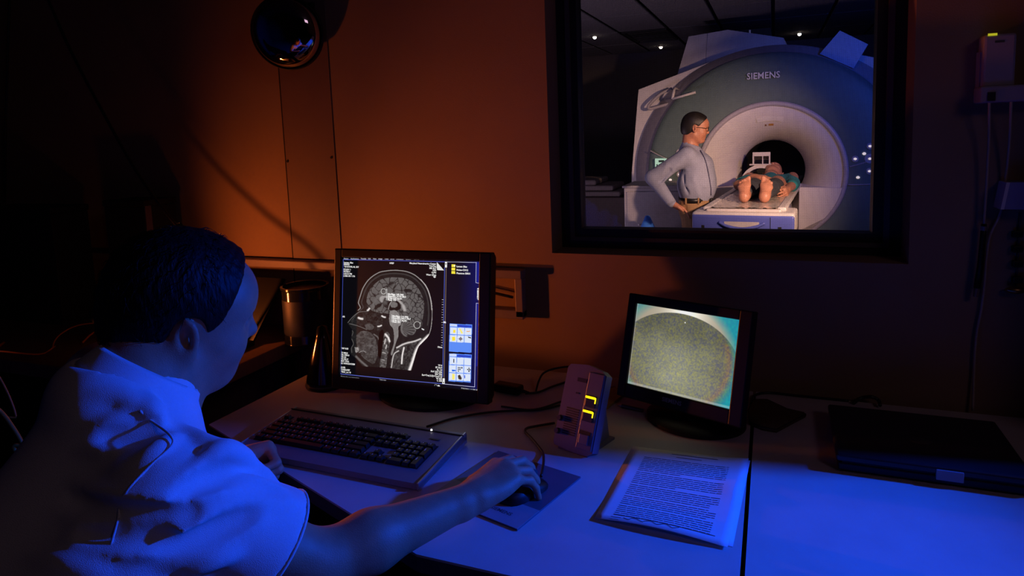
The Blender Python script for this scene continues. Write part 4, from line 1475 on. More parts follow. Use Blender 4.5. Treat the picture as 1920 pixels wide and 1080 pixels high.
for z in (0.022, 0.048):
    iput(G().cyl((-0.041, 0.0, z), (-0.041, -0.008, z), 0.006, 0.005, 16), 'knob', DK, angle=0.6)
G().prism([(-0.035, 0.0, 0.0005), (0.035, 0.0, 0.0), (0.04, 0.10, 0.0), (-0.03, 0.10, 0.0)], (0, 0, 0.005)).done('support_foot', IC, ic)
G().prism([(-0.03, 0.02, 0.004), (-0.03, 0.075, 0.12), (-0.03, 0.095, 0.005)], (0.06, 0, 0)).done('rear_prop', IC, ic)

# ------------------------------------------------------------------ closed laptop on the side worktop
LZ = 0.036
LBM = mat('black_laptop_lid', (0.02, 0.02, 0.023), 0.38, var=0.1, scale=40)
bl_, br2, fl_ = on(2, DZ + LZ, 1557, 757), on(2, DZ + LZ, 1872, 790), on(2, DZ + LZ, 1568, 850)
lx = Vector(br2 - bl_); lx.z = 0
la = math.atan2(lx.y, lx.x)
lw = lx.length
ld = (Vector(bl_) - Vector(fl_)).length
lap = thing('closed_laptop', 'closed black laptop at the right end of the desk', 'laptop', (fl_[0], fl_[1], DZ), (0, 0, la))
bs_ = G().box((0.004, 0.002, 0.003), (lw - 0.004, ld, 0.019), bev=0.003).done('base', BLACK, lap)
G().box((0, 0, 0.021), (lw, ld, LZ), bev=0.005, seg=3).done('lid', LBM, lap)
G().box((0.01, 0.004, 0.0185), (lw - 0.01, ld - 0.005, 0.0215)).done('lid_gap', BLACKM, lap)
G().box((lw * 0.52, -0.003, 0.012), (lw * 0.52 + 0.042, 0.003, 0.031), bev=0.0015).done('latch', GREYP, lap)
G().lathe([(0.0, 0.0006), (0.018, 0.0006), (0.019, 0.0)], 28, loc=(lw * 0.5, ld * 0.42, LZ), fn=lambda p, r: Vector((p.x, p.y * 0.75, p.z))).done('lid_emblem', DGREY, lap)
for x in (0.02, lw - 0.03):
    for y in (0.015, ld - 0.03):
        G().box((x, y, 0), (x + 0.012, y + 0.012, 0.004)).done('rubber_foot', BLACKM, lap)

# cables behind the laptop and between the monitors


def cable(label, px, r, m=CABLEM, zs=None):
    pts = [on(2, DZ + (zs[i] if zs else r + 0.0006), *p) for i, p in enumerate(px)]
    pts = [(p[0], min(p[1], -0.03), p[2]) for p in pts]
    o = G().tube(spline(pts, 7), r, 8).done('cable', m, None, smooth=True)
    return tag(o, label, 'cable', 'cables on the desk')


cable('thick black cable looping out behind the closed laptop', [(1408, 758), (1414, 742), (1440, 735), (1490, 734), (1540, 741), (1590, 746)], 0.003)
cable('short black cable loop at the back edge of the closed laptop', [(1600, 756), (1612, 742), (1632, 740), (1646, 748), (1650, 760)], 0.004, zs=[0.005, 0.012, 0.018, 0.012, 0.008])
cable('black cable running from the keyboard past the big monitor foot', [(800, 800), (850, 784), (910, 774), (960, 770), (1010, 768), (1050, 760)], 0.0026)
cable('black cable lying straight behind the intercom, nearest the mouse cable', [(940, 762), (1000, 768), (1055, 752)], 0.0024)
cable('thin cable arching up behind the intercom', [(1005, 733), (1010, 715), (1020, 699), (1045, 690), (1080, 688), (1120, 693)], 0.0026, zs=[0.003, 0.02, 0.035, 0.04, 0.03, 0.01])
cable('cable running from the black power adapter to the intercom', [(985, 738), (1010, 735), (1035, 725), (1062, 716)], 0.0028)
ad = on(2, DZ, 952, 735)
pa = thing('power_adapter', 'small black power adapter lying behind the big monitor', 'power adapter', tuple(ad), world=True)
G().box((ad[0] - 0.035, ad[1] - 0.016, DZ + 0.0005), (ad[0] + 0.04, ad[1] + 0.016, DZ + 0.022), bev=0.006, rot=Matrix.Rotation(-0.15, 3, 'Z')).done('adapter_body', BLACK, pa)
G().cyl((ad[0] + 0.038, ad[1] - 0.005, DZ + 0.010), (ad[0] + 0.06, ad[1] - 0.009, DZ + 0.008), 0.005, 0.003, 12).done('strain_relief', CABLEM, pa)
# yellow note pad and brown pouch near the small monitor
n0 = on(2, DZ, 1128, 752)
npd = thing('note_pad', 'yellow note pad half hidden behind the intercom', 'note pad', tuple(n0), world=True)
q = [on(2, DZ, *p) for p in ((1112, 735), (1152, 729), (1172, 742), (1138, 768))]
G().prism([(p[0], p[1], DZ + 0.0005) for p in q], (0, 0, 0.006)).done('pages', mat('yellow_paper', (0.40, 0.30, 0.05), 0.7), npd)
G().prism([(p[0], p[1], DZ + 0.0066) for p in q[:2]] + [(q[1][0] * .9 + q[2][0] * .1, q[1][1] * .9 + q[2][1] * .1, DZ + 0.0066), (q[0][0] * .9 + q[3][0] * .1, q[0][1] * .9 + q[3][1] * .1, DZ + 0.0066)], (0, 0, 0.0006)).done('binding_strip', mat('brown_tape', (0.2, 0.12, 0.05), 0.6), npd)
pn = thing('pen', 'short pen lying left of the small monitor foot', 'pen', tuple(on(2, DZ, 1185, 764)), world=True)
pa_, pb_ = on(2, DZ + 0.005, 1166, 761), on(2, DZ + 0.005, 1206, 770)
G().cyl(pa_, pb_, 0.0045, 0.004, 12).done('pen_barrel', DGREY, pn)
G().cyl(pa_ + (pa_ - pb_) * 0.18, pa_, 0.002, 0.0045, 12).done('pen_tip', SILVER, pn)
PCH = mat('brown_leather', (0.075, 0.042, 0.02), 0.6, var=0.2, scale=40, bump=0.5, bscale=120)
pc = thing('leather_pouch', 'flat brown leather pouch beside the small monitor foot', 'pouch', tuple(on(2, DZ, 1450, 785)), world=True)
q = [on(2, DZ, *p) for p in ((1402, 776), (1412, 756), (1438, 756), (1478, 775), (1512, 783), (1484, 798), (1456, 813), (1428, 808), (1404, 798))]
cq_ = sum(q) / len(q)
g = G()
lay = []
for sc_, z in ((0.97, 0.0006), (1.0, 0.006), (0.93, 0.013), (0.6, 0.018)):
    lay.append([g.bm.verts.new((cq_[0] + (p[0] - cq_[0]) * sc_, cq_[1] + (p[1] - cq_[1]) * sc_, DZ + z)) for p in q])
for A_, B_ in zip(lay, lay[1:]):
    for k in range(len(q)):
        g.bm.faces.new((A_[k], A_[(k + 1) % len(q)], B_[(k + 1) % len(q)], B_[k]))
g.bm.faces.new(lay[0][::-1]); g.bm.faces.new(lay[-1])
g.done('pouch_body', PCH, pc, smooth=True)
G().tube([Vector((cq_[0] + (p[0] - cq_[0]) * 0.98, cq_[1] + (p[1] - cq_[1]) * 0.98, DZ + 0.0085)) for p in q + q[:1]], 0.0012, 5).done('stitching', BLACKM, pc)

# flared black speaker behind the left edge of the big monitor
sp0 = on(2, DZ, 612, 722)
spk = thing('desk_speaker', 'flared black speaker standing behind the left edge of the big monitor', 'speaker', (sp0[0], sp0[1] - 0.0, DZ))
G().lathe([(0.0, 0.0), (0.052, 0.0), (0.054, 0.006), (0.05, 0.02), (0.043, 0.05), (0.032, 0.09), (0.02, 0.13), (0.012, 0.16), (0.0, 0.165)], 40).done('speaker_body', mat('gloss_black', (0.006, 0.006, 0.007), 0.14, var=0, spec=0.3), spk, smooth=True)
G().lathe([(0.0522, 0.008), (0.0535, 0.010), (0.0522, 0.012)], 40).done('trim_band', DGREY, spk, smooth=True)

# ------------------------------------------------------------------ things on the wall table
cn = thing('coffee_can', 'dark round coffee can on the brown table near the wall', 'can', (-1.302, -0.095, TBZ))
cn.location.x = -1.40
cc = on(1, -0.12, 576, 600)
cn.location = (cc[0] - 0.0, -0.12, TBZ)
G().lathe([(0.0, 0.0), (0.066, 0.0), (0.068, 0.004), (0.066, 0.008), (0.066, 0.158), (0.069, 0.162), (0.069, 0.168), (0.062, 0.168), (0.062, 0.15), (0.0, 0.15)], 48).done('can_body', mat('dark_tin', (0.010, 0.012, 0.018), 0.12, var=0.1, spec=0.3), cn, angle=0.5)
G().lathe([(0.0, 0.152), (0.061, 0.152), (0.061, 0.157), (0.0, 0.157)], 40).done('can_lid', mat('brown_lid', (0.07, 0.04, 0.03), 0.3), cn, angle=0.5)
G().lathe([(0.0663, 0.03), (0.0668, 0.032), (0.0668, 0.13), (0.0663, 0.132)], 48).done('paper_label', mat('dark_label', (0.012, 0.016, 0.035), 0.5, var=0.5, scale=25, spec=0.2), cn, smooth=True)
ol = thing('open_laptop', 'open black laptop tilted back on the brown table behind the man', 'laptop', (-1.6, -0.2, TBZ), world=True)
hn = on(2, TBZ + 0.012, 478, 640)
tn = on(1, -0.10, 536, 524)
dxl = Vector((-0.33, 0, 0))
hn, tn = Vector(hn), Vector(tn)
nrm = (tn - hn).cross(dxl).normalized()
G().prism([hn, hn + dxl, tn + dxl, tn], nrm * 0.008).done('display_lid', BLACK, ol)
for s_ in (-1,):
    off_ = nrm * -0.001
    G().prism([hn.lerp(tn, 0.06) + dxl * 0.04 + off_, hn.lerp(tn, 0.06) + dxl * 0.96 + off_, hn.lerp(tn, 0.93) + dxl * 0.96 + off_, hn.lerp(tn, 0.93) + dxl * 0.04 + off_], nrm * 0.0008).done('display_glass', mat('dark_glass', (0.004, 0.004, 0.005), 0.12, var=0), ol)
G().box((hn.x - 0.33, hn.y - 0.20, TBZ + 0.0006), (hn.x, hn.y, TBZ + 0.016), bev=0.003).done('base', BLACK, ol)
G().tube([tn + nrm * -0.0005 + dxl * 0.03, tn + nrm * -0.0005 + dxl * 0.97], 0.0012, 6).done('lid_edge_trim', SILVER, ol)
# dark boxes at the back of the table
for (xa, xb, y_, pxy, lab) in ((198, 273, -0.16, (235, 376), 'dark upright box with an orange-lit side behind the man'), (-40, 97, -0.2, (50, 390), 'wide dark box at the far left of the wall table')):
    p0, p1 = on(1, y_, xa, 420), on(1, y_, xb, 420)
    zt = on(1, y_, *pxy)[2]
    bx_ = thing('storage_box', lab, 'box', ((p0[0] + p1[0]) / 2, y_ + 0.05, TBZ), world=True, group='dark boxes on the wall table')
    G().box((p0[0], y_, TBZ + 0.0005), (p1[0], min(y_ + 0.13, -0.04), zt - 0.02), bev=0.004).done('box_body', BLACKM, bx_)
    G().box((p0[0] - 0.003, y_ - 0.003, zt - 0.02), (p1[0] + 0.003, min(y_ + 0.133, -0.037), zt), bev=0.003).done('box_lid', BLACKM, bx_)
    if xa > 0:
        G().box((p1[0], y_ + 0.002, TBZ + 0.01), (p1[0] + 0.0025, y_ + 0.024, zt - 0.002)).done('lit_side_strip', mat('lit_box_side', (0.13, 0.10, 0.09), 0.7), bx_)  # paler strip put where the orange lamp catches the black box's side
ck = thing('clutter_tray', 'small tray of odds and ends between the open laptop and the coffee can', 'tray', tuple(on(2, TBZ, 510, 600)), world=True)
ct = on(2, TBZ, 512, 598)
G().box((ct[0] - 0.05, ct[1] - 0.03, TBZ + 0.0005), (ct[0] + 0.04, ct[1] + 0.03, TBZ + 0.008), bev=0.002).done('tray_base', WOOD, ck)
for k in range(5):
    G().cyl((ct[0] - 0.04 + 0.018 * k, ct[1] - 0.02, TBZ + 0.013), (ct[0] - 0.03 + 0.012 * k, ct[1] + 0.02, TBZ + 0.016 + 0.004 * k), 0.004, n=8).done('marker', [DGREY, WHITEP, BLACK, GREYP, WOOD][k], ck)
# the lamp that lights the wall, hidden behind the man's head
ORB = thing('table_lamp', 'small orange-filtered lamp on the brown table behind the man\'s head', 'lamp', (ORANGE_POS.x - 0.09, ORANGE_POS.y - 0.035, TBZ), world=True)
aim = (Vector((-0.55, 0.0, 1.5)) - ORANGE_POS).normalized()
hb = ORANGE_POS - aim * 0.03
G().lathe([(0.0, 0.0), (0.045, 0.0), (0.045, 0.008), (0.01, 0.014), (0.0, 0.014)], 24, loc=(hb.x - aim.x * 0.03, hb.y - aim.y * 0.03, TBZ + 0.0005)).done('lamp_base', BLACK, ORB)
G().cyl((hb.x - aim.x * 0.03, hb.y - aim.y * 0.03, TBZ + 0.01), hb - aim * 0.03, 0.006, n=12).done('lamp_stem', BLACK, ORB)
G().cyl(hb - aim * 0.07, hb, 0.022, 0.026, 24).done('lamp_head', BLACK, ORB)
aim2 = (Vector((-1.18, 0.0, 1.17)) - ORANGE_TOP).normalized()
hc = ORANGE_TOP - aim2 * 0.022
G().cyl(hc - aim2 * 0.06, hc, 0.018, 0.022, 24).done('added_lamp_head', BLACK, ORB)  # second head added so the wall light comes from higher up
G().cyl(hb - aim * 0.05, hc - aim2 * 0.03, 0.005, n=12).done('added_stem', BLACK, ORB)
G().cyl(hb, hb + aim * 0.004, 0.024, n=24).done('orange_filter', mat('orange_gel', (0.9, 0.3, 0.05), 0.4, var=0, emit=(1, 0.25, 0.03), estr=4), ORB)
G().box((ORANGE_POS.x + 0.03, ORANGE_POS.y - 0.17, ORANGE_POS.z - 0.0130), (ORANGE_POS.x + 0.16, ORANGE_POS.y + 0.17, ORANGE_POS.z - 0.0118)).box((ORANGE_POS.x + 0.05, ORANGE_POS.y - 0.16, TBZ + 0.0005), (ORANGE_POS.x + 0.054, ORANGE_POS.y - 0.15, ORANGE_POS.z - 0.0125)).done('added_barn_door', BLACKM, ORB)  # unseen flap added to keep the orange beam off the desk
# wires around the table
def wcable(label, pts, r, m):
    return tag(G().tube(spline(pts, 8), r, 8).done('hanging_cable', m, None, smooth=True), label, 'cable', 'hanging cables')


c1 = [on(1, -0.20, *p) for p in ((88, -6), (130, 90), (190, 205), (255, 320), (320, 410), (380, 472), (445, 530))] + [(-1.47, -0.26, TBZ + 0.022)]
wcable('long dark cable slanting down the wall towards the man\'s head', c1, 0.0045, CABLEM)
c1 = [on(1, -0.03, *p) for p in ((18, -4), (14, 120), (10, 260), (9, 380))]
wcable('dark cable hanging straight down at the far left of the wall', c1, 0.004, CABLEM)
dd_ = 1.62
def raypt(x, y, d):
    return CAM + ray(x, y) * d
wcable('pale cable curving in a wide loop behind the man\'s neck', [on(2, TBZ + h_, x, y) for x, y, h_ in ((225, 606, .003), (175, 606, .02), (140, 612, .03), (112, 628, .02), (100, 645, .003))] + [raypt(99, 660, 1.98), raypt(108, 676, 1.96)], 0.0022, mat('orange_lit_cable', (0.55, 0.2, 0.03), 0.45))  # orange lamp light is put into the colour of these cables
wcable('short pale cable arc just left of the man\'s collar', [on(2, TBZ + h_, x, y) for x, y, h_ in ((225, 600, .003), (192, 615, .02), (172, 626, .015), (155, 642, .003))], 0.0030, mat('orange_lit_cable', (0.55, 0.2, 0.03), 0.45))
wcable('thick cable catching orange light at the left edge of the picture', [(-2.2, -0.40, TBZ + 0.006), (-2.1, -0.49, TBZ + 0.012)] + [raypt(x, y, 1.5) for x, y in ((-40, 735), (0, 770), (22, 798), (42, 832), (52, 870))] + [(-1.25, -0.62, 0.3), (-1.28, -0.60, 0.006), (-1.45, -0.55, 0.006)], 0.0042, mat('orange_lit_cable', (0.55, 0.2, 0.03), 0.45))
wcable('thin cable catching orange light at the left edge of the picture', [(-2.0, -0.38, TBZ + 0.004), (-1.95, -0.46, TBZ + 0.01)] + [raypt(x, y, 1.55) for x, y in ((-30, 660), (0, 709), (18, 745), (30, 780), (36, 820))] + [(-1.34, -0.60, 0.3), (-1.36, -0.58, 0.004), (-1.5, -0.5, 0.004)], 0.0022, mat('orange_lit_cable', (0.55, 0.2, 0.03), 0.45))

# ------------------------------------------------------------------ convex mirror
mr = thing('convex_mirror', 'round convex safety mirror mounted high on the wall', 'mirror', (-1.36, 0.0, 1.70), world=True)
mc = Vector(on(1, -0.085, 538, 62))
ax = (Vector((0.35, -1.0, -0.25))).normalized()
qm = ax.to_track_quat('Z', 'Y')
MR = 0.098
g = G()
prof = [(MR * math.sin(t * 0.105), 0.045 * math.cos(t * 0.105) ) for t in range(0, 15)]
g.lathe([(max(r, 0.0005), h - 0.0) for r, h in prof], 48)
o = g.done('mirror_dome', mat('mirror_silver', (0.55, 0.52, 0.56), 0.03, metal=1.0, var=0), mr, smooth=True)
o.data.transform(Matrix.Translation(mc) @ qm.to_matrix().to_4x4())
g = G().lathe([(MR + 0.001, 0.0), (MR + 0.006, 0.004), (MR + 0.008, -0.004), (MR + 0.003, -0.012), (0.03, -0.02), (0.0005, -0.02)], 48)
o = g.done('mirror_rim', BLACK, mr, smooth=True)
o.data.transform(Matrix.Translation(mc) @ qm.to_matrix().to_4x4())
G().tube([mc - ax * 0.015, mc - ax * 0.05, (mc.x + 0.02, -0.02, mc.z + 0.05), (mc.x + 0.02, -0.004, mc.z + 0.05)], 0.009, 10).done('mounting_arm', BLACK, mr)
G().box((mc.x - 0.02, -0.036, mc.z + 0.01), (mc.x + 0.06, -0.0265, mc.z + 0.09), bev=0.003).done('wall_plate', BLACK, mr)

# ------------------------------------------------------------------ devices on the wall right of the window
DEV = mat('violet_grey_device', (0.30, 0.27, 0.34), 0.5, var=0.04)
dv_ = thing('wall_charger', 'pale wall-mounted charger unit with a yellow light strip, right of the window', 'wall device', (0.45, 0, 1.42), world=True)
yf_ = -0.045


def wp(x, y, dy=yf_):
    return on(1, dy, x, y)


a0, a1 = wp(1846, 65), wp(1903, 162)
G().box((a0[0], yf_, a1[2]), (a1[0], -0.002, a0[2]), bev=0.005).done('unit_body', DEV, dv_)
b0, b1 = wp(1839, 162, -0.055), wp(1960, 188, -0.055)
G().box((b0[0], -0.055, b1[2]), (b1[0], -0.001, b0[2]), bev=0.004).done('tray', DEV, dv_)
s0, s1 = wp(1838, 97, -0.03), wp(1847, 186, -0.03)
G().prism([(s0[0], -0.03, s1[2]), (s0[0], -0.03, s0[2]), (s0[0] + 0.007, -0.03, s0[2] - 0.008), (s0[0] + 0.008, -0.03, s1[2])], (0, 0.028, 0)).done('side_bracket', DEV, dv_)
l0, l1 = wp(1853, 63, yf_ - 0.001), wp(1870, 66, yf_ - 0.001)
G().box((l0[0], yf_ - 0.001, l1[2]), (l1[0], yf_ + 0.001, l0[2])).done('light_strip', mat('yellow_strip_light', (0.8, 0.8, 0.1), 0.4, var=0, emit=(0.7, 0.72, 0.02), estr=0.55), dv_)
l0, l1 = wp(1866, 76, yf_ - 0.001), wp(1884, 79, yf_ - 0.001)
G().box((l0[0], yf_ - 0.0008, l1[2]), (l1[0], yf_ + 0.001, l0[2])).done('printed_logo', DK, dv_)
l0, l1 = wp(1852, 173, -0.056), wp(1866, 189, -0.056)
G().box((l0[0], -0.058, l1[2]), (l1[0], -0.054, l0[2])).done('port', BLACKM, dv_)
cord = G().tube(spline([wp(1855, 188, -0.05), wp(1854, 260, -0.03), wp(1850, 340, -0.022), wp(1845, 420, -0.02)], 6), 0.0026, 8).done('beige_cord', CABLEG, None, smooth=True)
tag(cord, 'beige cord hanging straight from the charger to a black plug', 'cord', 'cords on the wall')
pl_ = thing('cord_plug', 'long black plug hanging at the end of the straight cord', 'plug', tuple(wp(1840, 480, -0.02)), world=True)
G().tube([wp(1845, 420, -0.02), wp(1843, 445, -0.02), wp(1838, 500, -0.02), wp(1832, 540, -0.02)], [0.005, 0.0055, 0.006, 0.007], 10).done('plug_sleeve', BLACK, pl_, smooth=True)
G().cyl(wp(1832, 539, -0.02), wp(1829, 556, -0.02), 0.006, 0.005, 12).done('plug_tip', WOOD, pl_)
G().cyl(wp(1844.6, 424, -0.02), wp(1844, 432, -0.02), 0.0062, n=12).done('metal_collar', SILVER, pl_)
cord = G().tube(spline([wp(1896, 187, -0.05), wp(1893, 260, -0.03), wp(1886, 330, -0.015), wp(1875, 400, -0.012), wp(1857, 440, -0.01), wp(1850, 480, -0.008), wp(1846, 530, -0.008), wp(1840, 580, -0.008), wp(1832, 620, -0.008), wp(1828, 660, -0.008), wp(1826, 700, -0.008), wp(1824, 770, -0.014)], 6), 0.0026, 8).done('beige_cord', CABLEG, None, smooth=True)
tag(cord, 'beige cord snaking down the wall from the charger to the desk', 'cord', 'cords on the wall')
d2 = thing('wall_holder', 'small bluish holder on the wall at the right picture edge', 'wall device', (0.49, 0, 1.19), world=True)
e0, e1 = wp(1890, 342, -0.05), wp(1960, 393, -0.05)
G().prism([(e0[0] - 0.006, -0.05, e1[2]), (e0[0] + 0.002, -0.05, e0[2]), (e1[0], -0.05, e0[2]), (e1[0], -0.05, e1[2])], (0, 0.048, 0)).done('holder_body', mat('blue_grey_holder', (0.22, 0.24, 0.42), 0.45), d2)
G().prism([(e0[0] - 0.011, -0.052, e1[2]), (e0[0] - 0.003, -0.052, e0[2]), (e0[0] + 0.003, -0.052, e0[2]), (e0[0] - 0.005, -0.052, e1[2])], (0, 0.05, 0)).done('holder_lip', WHITEP, d2)
tg = thing('hanging_tools', 'strip of black clips and keys hanging below the small holder', 'clip strip', tuple(wp(1908, 480, -0.01)), world=True)
G().box((wp(1912, 410, -0.01)[0], -0.006, wp(1912, 545, -0.01)[2]), (wp(1916, 400, -0.01)[0], -0.001, wp(1914, 400, -0.01)[2])).done('strap', DGREY, tg)
for y_ in (438, 466, 494, 524):
    p = wp(1907, y_, -0.012)
    G().box((p[0] - 0.008, -0.016, p[2] - 0.008), (p[0] + 0.010, -0.002, p[2] + 0.006), bev=0.002).done('clip', BLACK, tg)
p = wp(1905, 545, -0.02)
G().sphere((p[0], -0.016, p[2]), 0.016, (1.2, 0.6, 0.5), 14, 8).done('key_bundle', mat('brass', (0.4, 0.25, 0.12), 0.3, metal=0.9), tg, smooth=True)

# ------------------------------------------------------------------ the blue studio lamp and its flag, right of the frame
fl2 = thing('light_flag', 'tall black board standing on the desk beside the blue lamp', 'board', (0.622, -0.15, DZ), world=True)
G().box((0.620, -0.292, DZ + 0.0005), (0.624, -0.024, 2.2)).done('flag_panel', BLACKM, fl2)
G().box((0.600, -0.25, DZ + 0.0005), (0.644, -0.05, DZ + 0.012)).done('flag_foot', BLACKM, fl2)
bd = (Vector((-0.80, -1.05, 0.95)) - BLUE_POS).normalized()
sl_ = thing('studio_lamp', 'blue-filtered studio lamp on a stand beyond the right end of the desk', 'lamp', (BLUE_POS.x + 0.1, BLUE_POS.y, DZ), world=True)
hb = BLUE_POS - bd * 0.02
G().cyl(hb - bd * 0.14, hb, 0.03, 0.035, 24).done('lamp_head', BLACK, sl_)
qx = hb - bd * 0.09
G().cyl(qx, (qx.x, qx.y, DZ + 0.012), 0.008, n=12).done('lamp_stand', BLACK, sl_)
G().box((qx.x - 0.07, qx.y - 0.05, DZ + 0.0005), (qx.x + 0.07, qx.y + 0.03, DZ + 0.012), bev=0.003).done('lamp_base', BLACK, sl_)

# ================================================================== people: distance fields meshed with surface nets
class Field:
    def __init__(s, lo, hi, h):
        s.lo = np.array(lo, float); s.h = h
        s.n = np.ceil((np.array(hi) - s.lo) / h).astype(int) + 1
        s.ax = [(s.lo[i] + np.arange(s.n[i]) * h).astype(np.float32) for i in range(3)]
        s.D = np.full(tuple(s.n), 1.0, np.float32)

    def _blk(s, lo, hi, m):
        a = np.clip(np.floor((np.array(lo) - m - s.lo) / s.h).astype(int), 0, s.n)
        b = np.clip(np.ceil((np.array(hi) + m - s.lo) / s.h).astype(int) + 1, 0, s.n)
        if (b <= a).any():
            return None
        sl = tuple(slice(a[i], b[i]) for i in range(3))
        return sl, (s.ax[0][sl[0]][:, None, None], s.ax[1][sl[1]][None, :, None], s.ax[2][sl[2]][None, None, :])

    def op(s, fn, lo, hi, k, mode):
        r = s._blk(lo, hi, k + 3 * s.h)
        if r is None:
            return s
        sl, P = r
        d = fn(*P)
        A = s.D[sl]
        if mode == 'add':
            if k > 0:
                hh = np.maximum(k - np.abs(A - d), 0) / k
                s.D[sl] = np.minimum(A, d) - hh * hh * k * 0.25
            else:
                s.D[sl] = np.minimum(A, d)
        else:
            if k > 0:
                hh = np.maximum(k - np.abs(A + d), 0) / k
                s.D[sl] = np.maximum(A, -d) + hh * hh * k * 0.25
            else:
                s.D[sl] = np.maximum(A, -d)
        return s

    def cone(s, a, b, ra, rb=None, k=0.01, mode='add'):
        a, b = np.array(a, float), np.array(b, float)
        rb = ra if rb is None else rb
        ab = b - a
        L = max(float(ab @ ab), 1e-12)

        def fn(X, Y, Z):
            x, y, z = X - a[0], Y - a[1], Z - a[2]
            t = np.clip((x * ab[0] + y * ab[1] + z * ab[2]) / L, 0, 1)
            return np.sqrt((x - t * ab[0]) ** 2 + (y - t * ab[1]) ** 2 + (z - t * ab[2]) ** 2) - (ra + (rb - ra) * t)
        R = max(ra, rb)
        return s.op(fn, np.minimum(a, b) - R, np.maximum(a, b) + R, k, mode)

    def chain(s, pts, rs, k=0.01, mode='add'):
        for i in range(len(pts) - 1):
            s.cone(pts[i], pts[i + 1], rs[i], rs[i + 1], k, mode)
        return s

    def ell(s, c, rad, axes=None, k=0.01, mode='add'):
        c = np.array(c, float)
        E_ = np.eye(3) if axes is None else np.array(axes, float)
        rad = np.array(rad, float)

        def fn(X, Y, Z):
            x, y, z = X - c[0], Y - c[1], Z - c[2]
            q = [(x * E_[i][0] + y * E_[i][1] + z * E_[i][2]) for i in range(3)]
            k0 = np.sqrt(sum((q[i] / rad[i]) ** 2 for i in range(3)))
            k1 = np.sqrt(sum((q[i] / rad[i] ** 2) ** 2 for i in range(3))) + 1e-9
            return k0 * (k0 - 1) / k1
        ext = np.sqrt(((E_.T * rad) ** 2).sum(1))
        return s.op(fn, c - ext, c + ext, k, mode)

    def cut_half(s, p, n, k=0.0):
        """remove everything on the +n side of the plane through p"""
        p, n = np.array(p, float), np.array(n, float)
        n = n / np.linalg.norm(n)
        d = (s.ax[0][:, None, None] - p[0]) * n[0] + (s.ax[1][None, :, None] - p[1]) * n[1] + (s.ax[2][None, None, :] - p[2]) * n[2]
        s.D = np.maximum(s.D, d.astype(np.float32))
        return s

    def sample(s, P):
        q = np.clip(((np.array(P) - s.lo) / s.h), 0, s.n - 1.001)
        i = q.astype(int)
        return s.D[i[0], i[1], i[2]]

    def hit(s, x, y, t0=0.3, t1=2.2):
        d = ray(x, y)
        for t in np.arange(t0, t1, 0.004):
            P = CAM + d * t
            if ((P > s.lo) & (P < s.lo + (s.n - 1) * s.h)).all() and s.sample(P) < 0:
                return P
        return None

    def mesh(s, name):
        D = s.D
        D[0], D[-1] = 1, 1
        D[:, 0], D[:, -1] = 1, 1
        D[:, :, 0], D[:, :, -1] = 1, 1
        S = D < 0
        c = np.zeros(tuple(s.n - 1), np.uint8)
        sl = (slice(0, -1), slice(1, None))
        for a in (0, 1):
            for b in (0, 1):
                for e in (0, 1):
                    c += S[sl[a], sl[b], sl[e]]
        act = np.argwhere((c > 0) & (c < 8))
        ids = np.full(c.shape, -1, np.int32)
        ids[act[:, 0], act[:, 1], act[:, 2]] = np.arange(len(act))
        pos = np.zeros((len(act), 3)); cnt = np.zeros(len(act))
        for ax in range(3):
            o1, o2 = [(i) for i in range(3) if i != ax]
            for a in (0, 1):
                for b in (0, 1):
                    off = np.zeros(3, int); off[o1] = a; off[o2] = b
                    p0 = act + off
                    off2 = off.copy(); off2[ax] = 1
                    p1 = act + off2
                    v0 = D[p0[:, 0], p0[:, 1], p0[:, 2]]; v1 = D[p1[:, 0], p1[:, 1], p1[:, 2]]
                    m = (v0 < 0) != (v1 < 0)
                    t = np.zeros(len(act)); t[m] = v0[m] / (v0[m] - v1[m])
                    q = p0.astype(float); q[:, ax] += t
                    pos[m] += q[m]; cnt[m] += 1
        pos /= np.maximum(cnt, 1)[:, None]
        V = s.lo + pos * s.h
        quads = []
        for ax in range(3):
            o1, o2 = [(ax + 1) % 3, (ax + 2) % 3]
            sa = [slice(None)] * 3; sb = [slice(None)] * 3
            sa[ax] = slice(0, -1); sb[ax] = slice(1, None)
            A, B = S[tuple(sa)], S[tuple(sb)]
            e = np.argwhere(A != B)
            e = e[(e[:, o1] > 0) & (e[:, o2] > 0) & (e[:, o1] < s.n[o1] - 1) & (e[:, o2] < s.n[o2] - 1)]
            sg = A[e[:, 0], e[:, 1], e[:, 2]]
            def cell(d1, d2):
                q = e.copy(); q[:, o1] -= d1; q[:, o2] -= d2
                return ids[q[:, 0], q[:, 1], q[:, 2]]
            Q = np.stack([cell(1, 1), cell(0, 1), cell(0, 0), cell(1, 0)], 1)
            Q[~sg] = Q[~sg][:, ::-1]
            quads.append(Q)
        Q = np.concatenate(quads)
        Q = Q[(Q >= 0).all(1)]
        return V, Q


def np_mesh(name, V, Q, m, parent=None, smooth=True):
    me = bpy.data.meshes.new(name)
    me.vertices.add(len(V)); me.vertices.foreach_set('co', np.asarray(V, np.float32).ravel())
    me.loops.add(Q.size); me.loops.foreach_set('vertex_index', Q.ravel().astype(np.int32))
    me.polygons.add(len(Q)); me.polygons.foreach_set('loop_start', np.arange(0, Q.size, 4, dtype=np.int32))
    me.update(calc_edges=True)
    return link(name, me, m, parent, smooth)


def relax(V, Q, n=2, lam=0.5):
    for _ in range(n):
        acc = np.zeros_like(V); cnt = np.zeros(len(V))
        for a, b in ((0, 1), (1, 2), (2, 3), (3, 0)):
            np.add.at(acc, Q[:, a], V[Q[:, b]]); np.add.at(cnt, Q[:, a], 1)
            np.add.at(acc, Q[:, b], V[Q[:, a]]); np.add.at(cnt, Q[:, b], 1)
        V = V + lam * (acc / np.maximum(cnt, 1)[:, None] - V)
    return V


